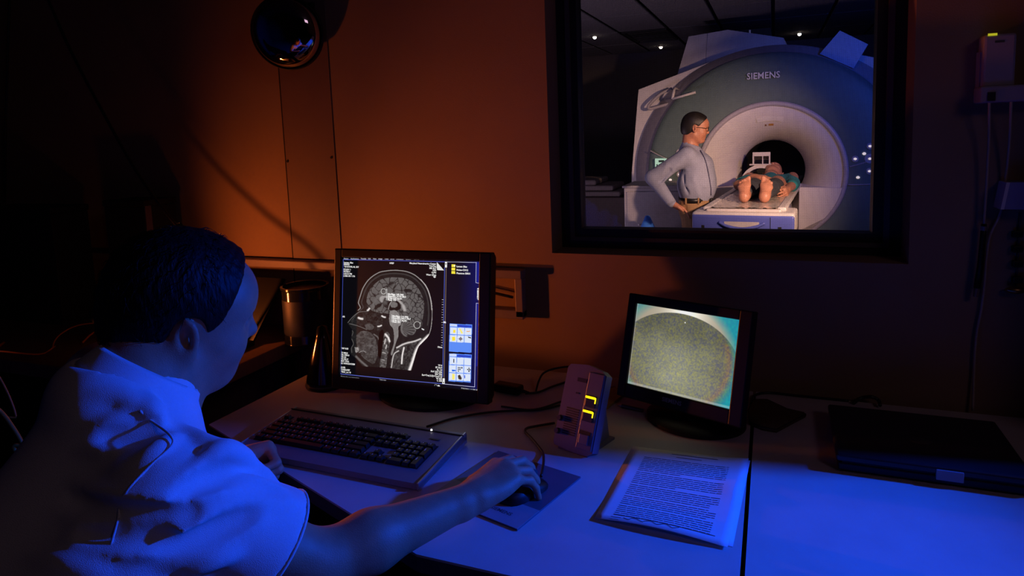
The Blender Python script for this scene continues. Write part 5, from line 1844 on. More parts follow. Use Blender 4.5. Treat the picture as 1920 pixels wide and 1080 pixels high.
def frame3(az, pitch, roll):
    f = np.array([math.cos(az) * math.cos(pitch), math.sin(az) * math.cos(pitch), math.sin(pitch)])
    r = np.array([math.sin(az), -math.cos(az), 0])
    u = np.cross(r, f)
    return f, r * math.cos(roll) + u * math.sin(roll), -r * math.sin(roll) + u * math.cos(roll)


def V3(o, ax, x, y, z):
    return o + ax[0] * x + ax[1] * y + ax[2] * z


def hand(S, W, ax, side, curls, thumb, sc=1.0, spread=1.0, k=0.004):
    """W wrist; ax = (forward, towards thumb, back of hand); curls: four triples of bend angles"""
    P = lambda x, y, z: V3(W, ax, x * sc, y * sc, z * sc)
    kn = [(0.088, 0.029, 0.003), (0.092, 0.009, 0.006), (0.087, -0.011, 0.004), (0.078, -0.029, 0.0)]
    S.cone(P(-0.02, 0, 0), P(0.02, 0, 0), 0.024 * sc, 0.024 * sc, 0.012)
    for x, y, z in kn:
        S.cone(P(0.01, y * 0.5, 0), P(x, y, z), 0.018 * sc, 0.0125 * sc, 0.012)
    S.ell(P(0.05, 0, -0.004), (0.048 * sc, 0.04 * sc, 0.016 * sc), ax, 0.012)
    L = [(0.043, 0.027, 0.021), (0.048, 0.031, 0.022), (0.044, 0.029, 0.021), (0.035, 0.021, 0.019)]
    for i in range(4):
        x, y, z = kn[i]
        p = np.array([x, y, z]); a = 0.0
        yaw = (0.10, 0.02, -0.06, -0.14)[i] * spread
        rr = (0.0098, 0.0100, 0.0095, 0.0083)[i]
        for j in range(3):
            a += curls[i][j]
            d = np.array([math.cos(a) * math.cos(yaw), math.sin(yaw), -math.sin(a)])
            q = p + d * L[i][j]
            S.cone(P(*p), P(*q), (rr - 0.0008 * j) * sc, (rr - 0.0008 * (j + 1)) * sc, k)
            p = q
    t = [np.array(v) for v in thumb]
    S.cone(P(0.018, 0.014, -0.004), P(*t[0]), 0.017 * sc, 0.0145 * sc, 0.012)
    S.cone(P(*t[0]), P(*t[1]), 0.0125 * sc, 0.0108 * sc, k)
    S.cone(P(*t[1]), P(*t[2]), 0.0108 * sc, 0.0092 * sc, k)
    return S


def head_field(S, H, ax, fat=1.0, glasses=False):
    P = lambda x, y, z: V3(H, ax, x, y, z)
    A3 = np.array(ax)
    S.ell(P(-0.008, 0, 0.038), (0.096, 0.076, 0.088), A3, 0.02)
    S.ell(P(0.03, 0, 0.0), (0.066, 0.066, 0.085), A3, 0.03)
    S.ell(P(0.050, 0, 0.045), (0.048, 0.058, 0.045), A3, 0.03)          # forehead
    S.ell(P(0.040, 0, -0.055), (0.050 * fat, 0.052 * fat, 0.050), A3, 0.03)    # jaw
    S.ell(P(0.068, 0, -0.088), (0.022, 0.026, 0.020), A3, 0.025)         # chin
    for s in (-1, 1):
        S.ell(P(0.052, 0.036 * s, -0.028), (0.036, 0.028, 0.034), A3, 0.025)   # cheeks
        S.cone(P(0.0, 0.055 * s, -0.05), P(0.055, 0.028 * s, -0.092), 0.020 * fat, 0.016, 0.03)
        S.cone(P(0.084, 0.012 * s, 0.024), P(0.076, 0.042 * s, 0.022), 0.008, 0.007, 0.012)   # brow
        S.ell(P(0.090, 0.031 * s, 0.008), (0.014, 0.014, 0.010), A3, 0.010, 'sub')   # eye sockets
        S.ell(P(0.076, 0.031 * s, 0.008), (0.012, 0.014, 0.011), A3, 0.003)
        S.ell(P(0.090, 0.011 * s, -0.026), (0.012, 0.008, 0.008), A3, 0.006)   # nostril wings
    S.cone(P(0.088, 0, 0.014), P(0.106, 0, -0.018), 0.0075, 0.0095, 0.010)       # nose
    S.ell(P(0.103, 0, -0.022), (0.012, 0.0105, 0.010), A3, 0.006)
    S.cone(P(0.088, -0.018, -0.050), P(0.088, 0.018, -0.050), 0.006, 0.006, 0.008)
    S.cone(P(0.086, -0.015, -0.062), P(0.086, 0.015, -0.062), 0.0065, 0.0065, 0.008)
    S.cone(P(0.097, -0.02, -0.056), P(0.097, 0.02, -0.056), 0.0025, 0.0025, 0.003, 'sub')
    # ears: shell with rim, bowl and lobe
    for s in (-1, 1):
        f, r, u = ax
        rr = r * s
        ef = f * 0.93 - rr * 0.36 * 0 + u * 0.0
        n = rr * 0.88 - f * 0.47
        n = n / np.linalg.norm(n)
        e1 = u * 0.98 - f * 0.18
        e1 = e1 - n * (e1 @ n); e1 /= np.linalg.norm(e1)
        e2 = np.cross(n, e1)
        c = P(-0.004, 0.084 * s, 0.0)
        S.ell(c, (0.032, 0.019, 0.008), (e1, e2, n), 0.005)
        S.ell(c - e1 * 0.024 + f * 0.004, (0.011, 0.010, 0.007), (e1, e2, n), 0.006)
        S.ell(c + n * 0.008 + e1 * 0.003, (0.022, 0.011, 0.008), (e1, e2, n), 0.004, 'sub')
        S.ell(c + n * 0.004 - e1 * 0.003 + f * 0.005, (0.009, 0.007, 0.012), (e1, e2, n), 0.003, 'sub')
        S.cone(c + n * 0.004 + f * 0.010 - e1 * 0.006, c + n * 0.004 + f * 0.008 + e1 * 0.006, 0.004, 0.003, 0.004)
    return S


def hair_field(S, H, ax, line, thick=0.013, lower=-0.06):
    """cap of hair: inflated cranium minus the face region given by planes"""
    A3 = np.array(ax)
    P = lambda x, y, z: V3(H, ax, x, y, z)
    S.ell(P(-0.010, 0, 0.040), (0.096 + thick, 0.076 + thick * 0.9, 0.088 + thick), A3, 0.02)
    S.ell(P(-0.045, 0, -0.012), (0.062 + thick * 0.4, 0.062 + thick * 0.3, 0.070), A3, 0.03)
    S.ell(P(0.045, 0, 0.062), (0.050, 0.064, 0.042), A3, 0.03)
    return S


SKIN = mat('skin', (0.44, 0.22, 0.13), 0.5, var=0.08, scale=60, bump=0.3, bscale=500, sub=0.05)
HAIRM = mat('dark_brown_hair', (0.007, 0.005, 0.004), 0.55, spec=0.22, var=0.3, scale=60, bump=1.0, bscale=260, stretch=(1, 1, 0.25))

# ------------------------------------------------------------------ the seated operator
H = np.array([-0.853, -0.930, 1.124])
hax = frame3(math.radians(55), math.radians(-12.4), math.radians(-12))
hf, hr, hu = hax
C7 = CAM + ray(212, 690) * 0.955
SR = CAM + ray(316, 926) * 0.865          # right shoulder joint
bf = np.array([math.cos(1.15), math.sin(1.15), 0]); brt = np.array([bf[1], -bf[0], 0])
SL = C7 - brt * 0.185 + bf * 0.03 - np.array([0, 0, 0.075])
ER = CAM + ray(594, 1058) * 0.965         # right elbow
WR = on(2, DZ + 0.047, 884, 934)          # right wrist
WL = on(2, DZ + 0.036, 414, 872)
EL = np.array([-1.215, -0.93, 0.78])
PV = C7 + np.array([-0.105, -0.24, -0.52])
op = thing('person', 'seated man in a white polo shirt working at the keyboard and mouse', 'person', (PV[0], PV[1], 0), world=True)

S = Field((-1.42, -1.62, 0.66), (-0.30, -0.52, 1.30), 0.0042)
head_field(S, H, hax, fat=1.12)
P = lambda x, y, z: V3(H, hax, x, y, z)
nb = C7 * 0.8 + (SR + SL) * 0.1
S.cone(P(-0.038, 0, -0.03), nb + bf * 0.035, 0.062, 0.066, 0.03)
S.cone(P(0.0, 0, -0.07), nb + bf * 0.055 - np.array([0, 0, 0.05]), 0.046, 0.056, 0.03)     # throat
S.cone(P(0.045, 0.0, -0.088), P(0.0, 0, -0.095), 0.026, 0.036, 0.03)
# trunk and shoulders inside the shirt
mid = (SR + SL) / 2
S.cone(SR, nb - np.array([0, 0, 0.06]), 0.042, 0.045, 0.03); S.cone(SL, nb - np.array([0, 0, 0.06]), 0.042, 0.045, 0.03)
S.cone(mid - np.array([0, 0, 0.08]), PV + np.array([0, 0, 0.1]), 0.085, 0.10, 0.03)
# right arm
mid_f = ER + (WR - ER) * 0.32
S.chain([SR, ER], [0.050, 0.041], 0.02)
S.chain([ER, mid_f, WR], [0.042, 0.043, 0.025], 0.02)
pT_ = on(2, DZ + 0.018, 1004, 893)
fwd = pT_ - WR; fwd[2] = 0.0
fwd /= np.linalg.norm(fwd)
up = np.array([0, 0, 1.0])
lat = np.cross(up, fwd)
fw2 = fwd * 0.98 + up * 0.12; fw2 /= np.linalg.norm(fw2)
up2 = np.cross(fw2, lat); up2 = up2 if up2[2] > 0 else -up2
hand(S, WR, (fw2, lat, up2), 1, [(0.32, 0.42, 0.25), (0.34, 0.55, 0.40), (0.46, 0.62, 0.45), (0.52, 0.6, 0.4)], [(0.045, 0.044, -0.014), (0.075, 0.050, -0.024), (0.095, 0.047, -0.030)], 1.0)
# left arm, fist resting on the desk
S.chain([SL, EL], [0.050, 0.041], 0.02)
S.chain([EL, EL + (WL - EL) * 0.35, WL], [0.042, 0.042, 0.026], 0.02)
fp_ = on(2, DZ + 0.036, 492, 856)
fwd = fp_ - WL; fwd[2] = 0; fwd /= np.linalg.norm(fwd)
toc = CAM - WL; toc[2] = 0; toc -= fwd * (toc @ fwd); toc /= np.linalg.norm(toc)
# thumb side turned up and towards the camera
lat = up * 0.80 + toc * 0.60; lat /= np.linalg.norm(lat)
bk = np.cross(fwd, lat)
hand(S, WL, (fwd, lat, bk if bk @ toc < 0 else -bk), 1, [(1.25, 1.55, 0.9), (1.3, 1.6, 0.9), (1.35, 1.6, 0.9), (1.4, 1.6, 0.9)], [(0.045, 0.034, -0.026), (0.072, 0.022, -0.040), (0.088, 0.004, -0.044)], 0.98, k=0.0035)
V_, Q_ = S.mesh('body')
body = np_mesh('body', relax(V_, Q_, 1, 0.4), Q_, SKIN, op)

# hair
S = Field((-1.02, -1.15, 0.98), (-0.68, -0.72, 1.34), 0.0034)
hair_field(S, H, hax, None)
# clear the face and the ear
S.cut_half(P(0.066, 0, 0.095), hf * 0.95 - hu * 0.30)
S.cut_half(P(0.02, 0, -0.006), hf * 0.80 - hu * 0.60)
S.cut_half(P(-0.03, 0, -0.075), -hu * 0.95 + hf * 0.2)
for s in (-1, 1):
    S.ell(P(0.0, 0.092 * s, -0.004), (0.032, 0.030, 0.040), np.array(hax), 0.006, 'sub')
    S.ell(P(0.035, 0.085 * s, -0.03), (0.034, 0.03, 0.036), np.array(hax), 0.006, 'sub')
V_, Q_ = S.mesh('hair')
V_ = relax(V_, Q_, 1, 0.4)
nz = np.sin(V_[:, 0] * 310 + 3 * np.sin(V_[:, 2] * 60)) * np.sin(V_[:, 1] * 270 + 2 * np.sin(V_[:, 2] * 80))
dirv = V_ - P(-0.01, 0, 0.03); dirv /= np.linalg.norm(dirv, axis=1)[:, None]
V_ = V_ + dirv * (nz * 0.0008)[:, None]
hairo = np_mesh('hair', V_, Q_, HAIRM, op)
# loose strands following the crown, to catch the light behind the head
g = G()
rs = np.random.default_rng(5)
sel = rs.choice(len(V_), 900, replace=False)
for i in sel:
    p = V_[i]; n_ = dirv[i]
    loc_ = np.array([(p - H) @ hf, (p - H) @ hr, (p - H) @ hu])
    if (loc_[2] < 0.0 and loc_[0] > -0.02) or loc_[0] > 0.035:
        continue
    down = (hf * 0.55 if loc_[0] > 0 else -hf * 0.3) - hu * 0.7 + hr * (0.4 * np.sign(loc_[1])) + rs.normal(0, 0.35, 3)
    tg_ = down - n_ * (down @ n_); tg_ /= np.linalg.norm(tg_)
    L_ = rs.uniform(0.012, 0.026)
    lift = rs.uniform(0.0005, 0.0035)
    pts = [p - n_ * 0.001, p + tg_ * L_ * 0.5 + n_ * lift, p + tg_ * L_ + n_ * (lift * 0.6 - L_ * L_ * 3)]
    g.tube(pts, [0.0006, 0.0005, 0.0002], 4, cap=False)
tag(g.done('hair_strands', HAIRM, hairo), kind='stuff')

# polo shirt
CLOTH = mat('white_polo_cotton', (0.74, 0.74, 0.76), 0.85, var=0.03, scale=300, bump=0.5, bscale=900, sheen=0.2)
S = Field((-1.45, -1.75, 0.50), (-0.44, -0.66, 1.20), 0.0052)
for s, sh in ((1, SR), (-1, SL)):
    hip = PV + brt * 0.09 * s
    S.cone(sh - brt * 0.075 * s - np.array([0, 0, 0.065]) + bf * 0.015, hip + np.array([0, 0, 0.02]), 0.098, 0.135, 0.06)
    S.cone(nb + np.array([0, 0, -0.045]), sh, 0.056, 0.058, 0.05)
S.cone(nb - np.array([0, 0, 0.10]), PV + np.array([0, 0, 0.05]), 0.095, 0.13, 0.06)
S.cone(SR - brt * 0.035 - bf * 0.015 - np.array([0, 0, 0.065]), PV + brt * 0.11 + np.array([0, 0, 0.08]), 0.082, 0.135, 0.07)
S.cone(C7 + bf * 0.036 - np.array([0, 0, 0.045]), PV - bf * 0.02 + np.array([0, 0, 0.15]), 0.060, 0.10, 0.06)
_n = bf * 0.62 + np.array([0, 0, 0.785]); _c = bf * 0.785 - np.array([0, 0, 0.62]); _o = nb + bf * 0.038
for _s in (-0.7, 0.0, 0.7):
    S.ell(_o - _c * 0.055 * math.cos(_s) + brt * 0.06 * math.sin(_s) - _n * 0.052, (0.040, 0.040, 0.040), None, 0.04)
cuffR = SR + (ER - SR) * 0.66
cuffL = SL + (EL - SL) * 0.72
dR = (ER - SR) / np.linalg.norm(ER - SR); dL = (EL - SL) / np.linalg.norm(EL - SL)
S.cone(SR, cuffR + dR * 0.02, 0.056, 0.078, 0.035)
S.cone(SL, cuffL + dL * 0.02, 0.060, 0.074, 0.04)
BASE = S
folds = [[(330, 905), (390, 872), (450, 868), (510, 898)], [(345, 948), (410, 920), (470, 908), (535, 928)], [(300, 985), (380, 965), (460, 945), (555, 945)], [(140, 905), (220, 935), (310, 948), (370, 938)],
         [(120, 965), (220, 985), (320, 990), (400, 978)], [(165, 805), (220, 790), (270, 770)], [(150, 845), (215, 838), (285, 812)], [(300, 1060), (360, 1035), (430, 1005), (490, 975)], [(60, 1050), (130, 1060), (200, 1070)],
         [(262, 742), (280, 765), (300, 790)], [(350, 805), (385, 832), (430, 845)], [(130, 1010), (230, 1025), (330, 1025)], [(380, 860), (425, 845), (470, 860)], [(225, 880), (290, 850), (330, 820)], [(330, 1075), (390, 1050), (450, 1030)], [(180, 740), (230, 745), (262, 765)]]
for n_f, fo in enumerate(folds):
    pts = [S.hit(*p) for p in fo]
    pts = [p for p in pts if p is not None]
    if len(pts) < 2:
        continue
    pts = [np.array(v) for v in spline(pts, 5)]
    rb = (0.0065, 0.0048, 0.0056)[n_f % 3]
    for i in range(len(pts) - 1):
        e0 = math.sin(PI * i / len(pts)); e1 = math.sin(PI * (i + 1) / len(pts))
        vd = (pts[i] - CAM) / np.linalg.norm(pts[i] - CAM)
        S.cone(pts[i] + vd * (0.0075 - 0.004 * e0), pts[i + 1] + vd * (0.0075 - 0.004 * e1), 0.003 + rb * e0, 0.003 + rb * e1, 0.013)
valleys = [[(335, 925), (400, 895), (460, 888), (525, 915)], [(130, 940), (220, 962), (330, 970), (365, 960)], [(190, 820), (250, 812), (295, 795)], [(310, 1035), (400, 998), (480, 962)], [(150, 1000), (230, 1008), (320, 1008)]]
for fo in valleys:
    pts = [S.hit(*p) for p in fo]
    pts = [np.array(v) for v in spline([p for p in pts if p is not None], 5)]
    for i in range(len(pts) - 1):
        e0 = math.sin(PI * i / len(pts)); e1 = math.sin(PI * (i + 1) / len(pts))
        vd = (pts[i] - CAM) / np.linalg.norm(pts[i] - CAM)
        S.cone(pts[i] - vd * 0.004, pts[i + 1] - vd * 0.004, 0.002 + 0.006 * e0, 0.002 + 0.006 * e1, 0.016, 'sub')
SEAMPTS = [S.hit(*p) for p in [(262, 770), (285, 790), (318, 815), (322, 835), (285, 870), (240, 918), (225, 945), (221, 975), (208, 1022)]]
# open cuffs, neck hole
for c_, d_, r_ in ((cuffR, dR, 0.072), (cuffL, dL, 0.069)):
    e_ = c_ + d_ * 0.005
    def slab(X, Y, Z, e_=e_, d_=d_):
        return -((X - e_[0]) * d_[0] + (Y - e_[1]) * d_[1] + (Z - e_[2]) * d_[2])
    S.op(slab, e_ - 0.10, e_ + 0.10, 0.0, 'sub')
    S.cone(e_ - d_ * 0.03, e_ + d_ * 0.04, r_ - 0.020, r_ - 0.007, 0.004, 'sub')
S.cone(nb + bf * 0.01 - np.array([0, 0, 0.0]), P(0.0, 0, -0.03), 0.066, 0.075, 0.01, 'sub')
S.cone(nb + bf * 0.085 - np.array([0, 0, 0.05]), P(0.06, 0, -0.06), 0.045, 0.07, 0.01, 'sub')
V_, Q_ = S.mesh('polo_shirt')
shirt = np_mesh('polo_shirt', relax(V_, Q_, 2, 0.5), Q_, CLOTH, op)
shirt['label'] = 'white short-sleeved polo shirt'
# cuff band, armhole seam, collar
for c_, d_, r_ in ((cuffR, dR, 0.0748),):
    q_ = Vector(d_).to_track_quat('Z', 'Y')
    for off_, rad_ in ((-0.022, 0.0012), (0.0045, 0.0020)):
        ring_ = []
        for k in range(41):
            a = 2 * PI * k / 40
            ring_.append(Vector(c_ + d_ * off_) + q_ @ Vector((math.cos(a), math.sin(a), 0)) * (r_ + (0.0005 if off_ > 0 else -0.0040)))
        G().tube(ring_, rad_, 6, cap=False).done('cuff_stitching', CLOTH, shirt, smooth=True)
pts = [p for p in SEAMPTS if p is not None]
G().tube(spline([Vector(p - (p - CAM) * 0.0033) for p in pts], 6), 0.0016, 6).done('armhole_seam', CLOTH, shirt, smooth=True)
# collar: folded band around the neck, two points in front
nax = bf * 0.62 + np.array([0, 0, 0.785]); nax /= np.linalg.norm(nax)
cx_ = bf * 0.785 - np.array([0, 0, 0.62]); cx_ /= np.linalg.norm(cx_)
cy_ = np.cross(nax, cx_)
cc_ = nb + bf * 0.038
g = G()
N_ = 44
rowsC = []
for i in range(N_ + 1):
    a = -PI * 0.94 + 2 * PI * 0.94 * i / N_
    back = 0.5 + 0.5 * math.cos(a)          # 1 at nape
    front = 1 - back
    e = (cx_ * -math.cos(a) * (0.072 + 0.006 * front) + cy_ * math.sin(a) * 0.071)
    pin = max(0, abs(a) / (PI * 0.94) - 0.70) / 0.30
    rowsC.append([cc_ + e * 0.96 - nax * 0.022, cc_ + e * 0.97 + nax * 0.006, cc_ + e * 1.02 + nax * 0.011, cc_ + e * 1.08 + nax * 0.006,
                  cc_ + e * 1.20 - nax * (0.016 + 0.004 * pin), cc_ + e * (1.29 + 0.12 * pin) - nax * (0.034 + 0.016 * pin)])
vs = [[g.bm.verts.new(p) for p in r_] for r_ in rowsC]
for A_, B_ in zip(vs, vs[1:]):
    for k in range(5):
        g.bm.faces.new((A_[k], A_[k + 1], B_[k + 1], B_[k]))
co = g.done('collar', CLOTH, shirt, smooth=True)
md = co.modifiers.new('thickness', 'SOLIDIFY'); md.thickness = 0.003
# trousers and shoes below the desk
JEAN = mat('dark_trouser_cloth', (0.03, 0.03, 0.04), 0.9, var=0.15, scale=120)
S = Field((-1.35, -1.75, 0.0), (-0.55, -0.55, 0.72), 0.009)
for s in (-1, 1):
    hip = PV + brt * 0.085 * s
    kn_ = hip + bf * 0.43 + brt * 0.06 * s + np.array([0, 0, -0.02])
    an = kn_ + bf * 0.02 + np.array([0, 0, -kn_[2] + 0.10])
    S.cone(hip, kn_, 0.085, 0.068, 0.04); S.cone(kn_, an, 0.066, 0.055, 0.03)
S.cone(PV - brt * 0.08, PV + brt * 0.08, 0.115, 0.115, 0.05)
V_, Q_ = S.mesh('trousers')
np_mesh('trousers', V_, Q_, JEAN, op)
for s in (-1, 1):
    hip = PV + brt * 0.085 * s
    a_ = hip + bf * 0.45 + brt * 0.06 * s; a_[2] = 0.045
    g = G(); g.sphere((0, 0, 0), 1, (0.14, 0.05, 0.045), 20, 12)
    o = g.done('shoe', BLACK, op, smooth=True)
    o.data.transform(Matrix.Translation((a_[0] + bf[0] * 0.06, a_[1] + bf[1] * 0.06, 0.046)) @ Matrix.Rotation(math.atan2(bf[1], bf[0]), 4, 'Z'))
# stool under him
so = thing('office_stool', 'black swivel stool under the seated man', 'stool', (PV[0], PV[1], 0))
sz = PV[2] - 0.125
G().lathe([(0.0, sz - 0.06), (0.19, sz - 0.06), (0.215, sz - 0.04), (0.215, sz - 0.015), (0.19, sz), (0.0, sz)], 40).done('seat', BLACKM, so, angle=0.6)
G().cyl((0, 0, 0.08), (0, 0, sz - 0.06), 0.025, n=16).done('gas_column', DGREY, so)
for k in range(5):
    a = 2 * PI * k / 5
    G().tube([(0, 0, 0.10), (0.27 * math.cos(a), 0.27 * math.sin(a), 0.062)], [0.022, 0.014], 8).done('star_leg', DGREY, so)
    G().sphere((0.27 * math.cos(a), 0.27 * math.sin(a), 0.03), 0.03, (1, 1, 1), 12, 8).done('caster', BLACK, so, smooth=True)

# ------------------------------------------------------------------ the standing man in the scan room
YM = 3.9
mp = lambda x, y, yy=YM: on(1, yy, x, y)
SHIRTB = mat('blue_checked_shirt', (0.30, 0.32, 0.44), 0.8, var=0.10, scale=160, bump=0.6, bscale=60)
KHAKI = mat('khaki_cloth', (0.33, 0.19, 0.09), 0.85, var=0.1, scale=60, bump=0.4, bscale=40)
LEATH = mat('black_belt_leather', (0.012, 0.010, 0.009), 0.4, var=0.1)
H2 = mp(1303, 241)
h2 = frame3(0.10, -0.16, 0.0)
man = thing('person', 'standing man in a pale blue shirt with hand on hip beside the scanner', 'person', (H2[0] + 0.0, YM, MFL), world=True)
hipc = mp(1302, 372)
nkb = mp(1293, 272)
shR = mp(1288, 292, YM - 0.155); shL = mp(1290, 292, YM + 0.16)
elR = mp(1224, 333, YM - 0.20)
wrR = mp(1258, 380, YM - 0.19)
hnR = mp(1278, 392, YM - 0.16)
elL = mp(1285, 350, YM + 0.24); wrL = mp(1330, 385, YM + 0.20)
S = Field((hipc[0] - 0.60, YM - 0.42, 0.55), (hipc[0] + 0.32, YM + 0.42, 1.62), 0.0065)
head_field(S, H2, h2, fat=0.95)
P2 = lambda x, y, z: V3(H2, h2, x, y, z)
S.cone(P2(-0.03, 0, -0.05), nkb, 0.055, 0.062, 0.03)
S.cone(nkb - np.array([0, 0, 0.08]), hipc, 0.09, 0.10, 0.03)
for a, b, c_ in ((shR, elR, wrR), (shL, elL, wrL)):
    S.chain([a, b], [0.045, 0.04], 0.02); S.chain([b, c_], [0.04, 0.026], 0.02)
f_ = hnR - wrR; f_ /= np.linalg.norm(f_)
lt_ = np.array([0.0, -0.9, 0.45]); lt_ -= f_ * (lt_ @ f_); lt_ /= np.linalg.norm(lt_)
bk_ = np.cross(f_, lt_)
hand(S, wrR + f_ * 0.015, (f_, lt_, bk_ if bk_[2] > 0 else -bk_), 1, [(0.3, 0.3, 0.2)] * 4, [(0.045, 0.040, -0.010), (0.072, 0.045, -0.016), (0.092, 0.042, -0.02)], 1.0)
f_ = np.array([0.6, 0.0, -0.8])
hand(S, wrL, (f_, np.array([0, -1.0, 0]), np.array([0.8, 0, 0.6])), 1, [(0.4, 0.4, 0.3)] * 4, [(0.045, 0.040, -0.010), (0.072, 0.045, -0.016), (0.092, 0.042, -0.02)], 1.0)
V_, Q_ = S.mesh('body')
np_mesh('body', relax(V_, Q_, 1, 0.3), Q_, mat('ruddy_skin', (0.48, 0.20, 0.12), 0.5, var=0.06, scale=40), man)
S = Field(tuple(H2 - 0.16), tuple(H2 + np.array([0.16, 0.16, 0.2])), 0.005)
hair_field(S, H2, h2, None, thick=0.008)
S.cut_half(P2(0.078, 0, 0.09), h2[0] * 0.95 - h2[2] * 0.22)
S.cut_half(P2(0.012, 0, 0.0), h2[0] * 0.80 - h2[2] * 0.60)
S.cut_half(P2(-0.03, 0, -0.058), -h2[2])
for s_ in (-1, 1):
    S.ell(P2(0.004, 0.088 * s_, -0.004), (0.030, 0.024, 0.036), np.array(h2), 0.006, 'sub')
    S.ell(P2(0.035, 0.085 * s_, -0.03), (0.034, 0.03, 0.036), np.array(h2), 0.006, 'sub')
V_, Q_ = S.mesh('hair')
np_mesh('hair', V_, Q_, mat('black_hair', (0.012, 0.009, 0.008), 0.5, var=0.2, scale=50, bump=0.8, bscale=150), man)
# glasses
gl_ = G()
for s_ in (-1, 1):
    cen = P2(0.104, 0.032 * s_, 0.008)
    rg = [Vector(cen + h2[1] * 0.024 * math.cos(a) + h2[2] * 0.017 * math.sin(a)) for a in np.linspace(0, 2 * PI, 17)]
    gl_.tube(rg, 0.0022, 6, cap=False)
    gl_.tube([P2(0.102, 0.056 * s_, 0.012), P2(0.05, 0.078 * s_, 0.012), P2(-0.005, 0.083 * s_, 0.010)], 0.0022, 6)
gl_.tube([P2(0.106, -0.009, 0.012), P2(0.106, 0.009, 0.012)], 0.002, 6)
gl_.done('glasses', BLACK, man)
# shirt
S = Field((hipc[0] - 0.60, YM - 0.46, 0.60), (hipc[0] + 0.34, YM + 0.46, 1.45), 0.0068)
chest = mp(1308, 312); belly = mp(1304, 345)
for s_ in (-1, 1):
    o_ = np.array([0, 0.075 * s_, 0])
    S.cone(chest + o_, belly + o_ * 1.05, 0.112, 0.125, 0.08)
    S.cone(belly + o_, hipc + o_ * 0.95 + np.array([0.01, 0, 0.0]), 0.125, 0.110, 0.05)
S.cone(nkb - np.array([0, 0, 0.05]), shR, 0.058, 0.062, 0.06); S.cone(nkb - np.array([0, 0, 0.05]), shL, 0.058, 0.062, 0.06)
S.cone(nkb - np.array([0.0, 0, 0.06]), chest, 0.07, 0.11, 0.06)
S.ell(mp(1322, 345), (0.085, 0.13, 0.14), None, 0.06)
S.chain([shR, elR], [0.066, 0.060], 0.035); S.chain([elR, wrR], [0.060, 0.040], 0.02)
S.chain([shL, elL], [0.066, 0.058], 0.035); S.chain([elL, wrL], [0.058, 0.040], 0.02)
S.cone(nkb + np.array([-0.004, 0, -0.035]), nkb + np.array([0.004, 0, 0.012]), 0.070, 0.064, 0.012)
S.cone(nkb + np.array([0.01, 0, -0.01]), P2(-0.01, 0, -0.04), 0.060, 0.068, 0.006, 'sub')
# folds
for a, b in (((1250, 310), (1238, 335)), ((1262, 322), (1240, 345)), ((1235, 345), (1258, 352)), ((1243, 358), (1262, 362)), ((1270, 325), (1298, 365)), ((1290, 318), (1320, 350)), ((1278, 300), (1262, 318)), ((1300, 335), (1310, 366))):
    pa_, pb_ = S.hit(*a, 4.0, 6.5), S.hit(*b, 4.0, 6.5)
    if pa_ is None or pb_ is None:
        continue
    S.cone(pa_ + np.array([0, 0.004, 0]), pb_ + np.array([0, 0.004, 0]), 0.011, 0.007, 0.025)
for a, b in (((1256, 318), (1240, 340)), ((1240, 352), (1260, 356)), ((1282, 330), (1290, 362))):
    pa_, pb_ = S.hit(*a, 4.0, 6.5), S.hit(*b, 4.0, 6.5)
    if pa_ is not None and pb_ is not None:
        S.cone(pa_ - np.array([0, 0.004, 0]), pb_ - np.array([0, 0.004, 0]), 0.006, 0.005, 0.02, 'sub')
S.cut_half(hipc + np.array([0, 0, -0.005]) , np.array([0.0, 0, -1.0])) if False else None
V_, Q_ = S.mesh('dress_shirt')
sh2 = np_mesh('dress_shirt', relax(V_, Q_, 1, 0.4), Q_, SHIRTB, man)
pk = [S.hit(*p, 4.0, 6.5) for p in ((1313, 282), (1322, 300), (1328, 325), (1332, 350), (1333, 366))]
pk = [p for p in pk if p is not None]
if len(pk) > 2:
    G().tube(spline([Vector(p) + Vector((0.002, -0.004, 0)) for p in pk], 5), 0.004, 6).done('placket_edge', mat('dark_blue_cloth', (0.06, 0.06, 0.12), 0.8, var=0), sh2, smooth=True)
cfd = (wrR - elR) / np.linalg.norm(wrR - elR)
G().cyl(wrR - cfd * 0.05, wrR + cfd * 0.008, 0.043, 0.040, 20).done('cuff', SHIRTB, sh2, smooth=True)
# trousers, belt, shoes
S = Field((hipc[0] - 0.32, YM - 0.34, MFL), (hipc[0] + 0.36, YM + 0.34, hipc[2] + 0.03), 0.008)
for s_ in (-1, 1):
    hp = hipc + np.array([0.0, 0.075 * s_, -0.06])
    kn_ = np.array([hipc[0] + 0.02, YM + 0.10 * s_, MFL + 0.47]); an_ = np.array([hipc[0] - 0.02, YM + 0.11 * s_, MFL + 0.09])
    S.cone(hipc + np.array([0.004, 0.07 * s_, 0.0]), hp, 0.118, 0.118, 0.05)
    S.cone(hp, kn_, 0.108, 0.078, 0.03); S.cone(kn_, an_, 0.076, 0.065, 0.03)
S.cut_half(hipc + np.array([0, 0, 0.0]), np.array([0, 0, 1.0]))
S.cone(mp(1284, 388, YM - 0.19), mp(1290, 430, YM - 0.19), 0.008, 0.01, 0.02, 'sub')
S.cone(mp(1305, 384, YM - 0.20), mp(1308, 430, YM - 0.20), 0.005, 0.006, 0.012, 'sub')
V_, Q_ = S.mesh('trousers')
np_mesh('trousers', V_, Q_, KHAKI, man)
g = G()
rgA, rgB = [], []
N_ = 40
for k in range(N_):
    a = 2 * PI * k / N_
    e = Vector((0.128 * math.cos(a) * (1 if abs(math.cos(a)) < 2 else 1), 0.198 * math.sin(a), 0))
    c_ = Vector(hipc) + Vector((0.004, 0, 0))
    rgA.append([c_ + e * q_ + Vector((0, 0, z_)) for q_, z_ in ((0.96, -0.02), (1.0, -0.02), (1.0, 0.018), (0.96, 0.018))])
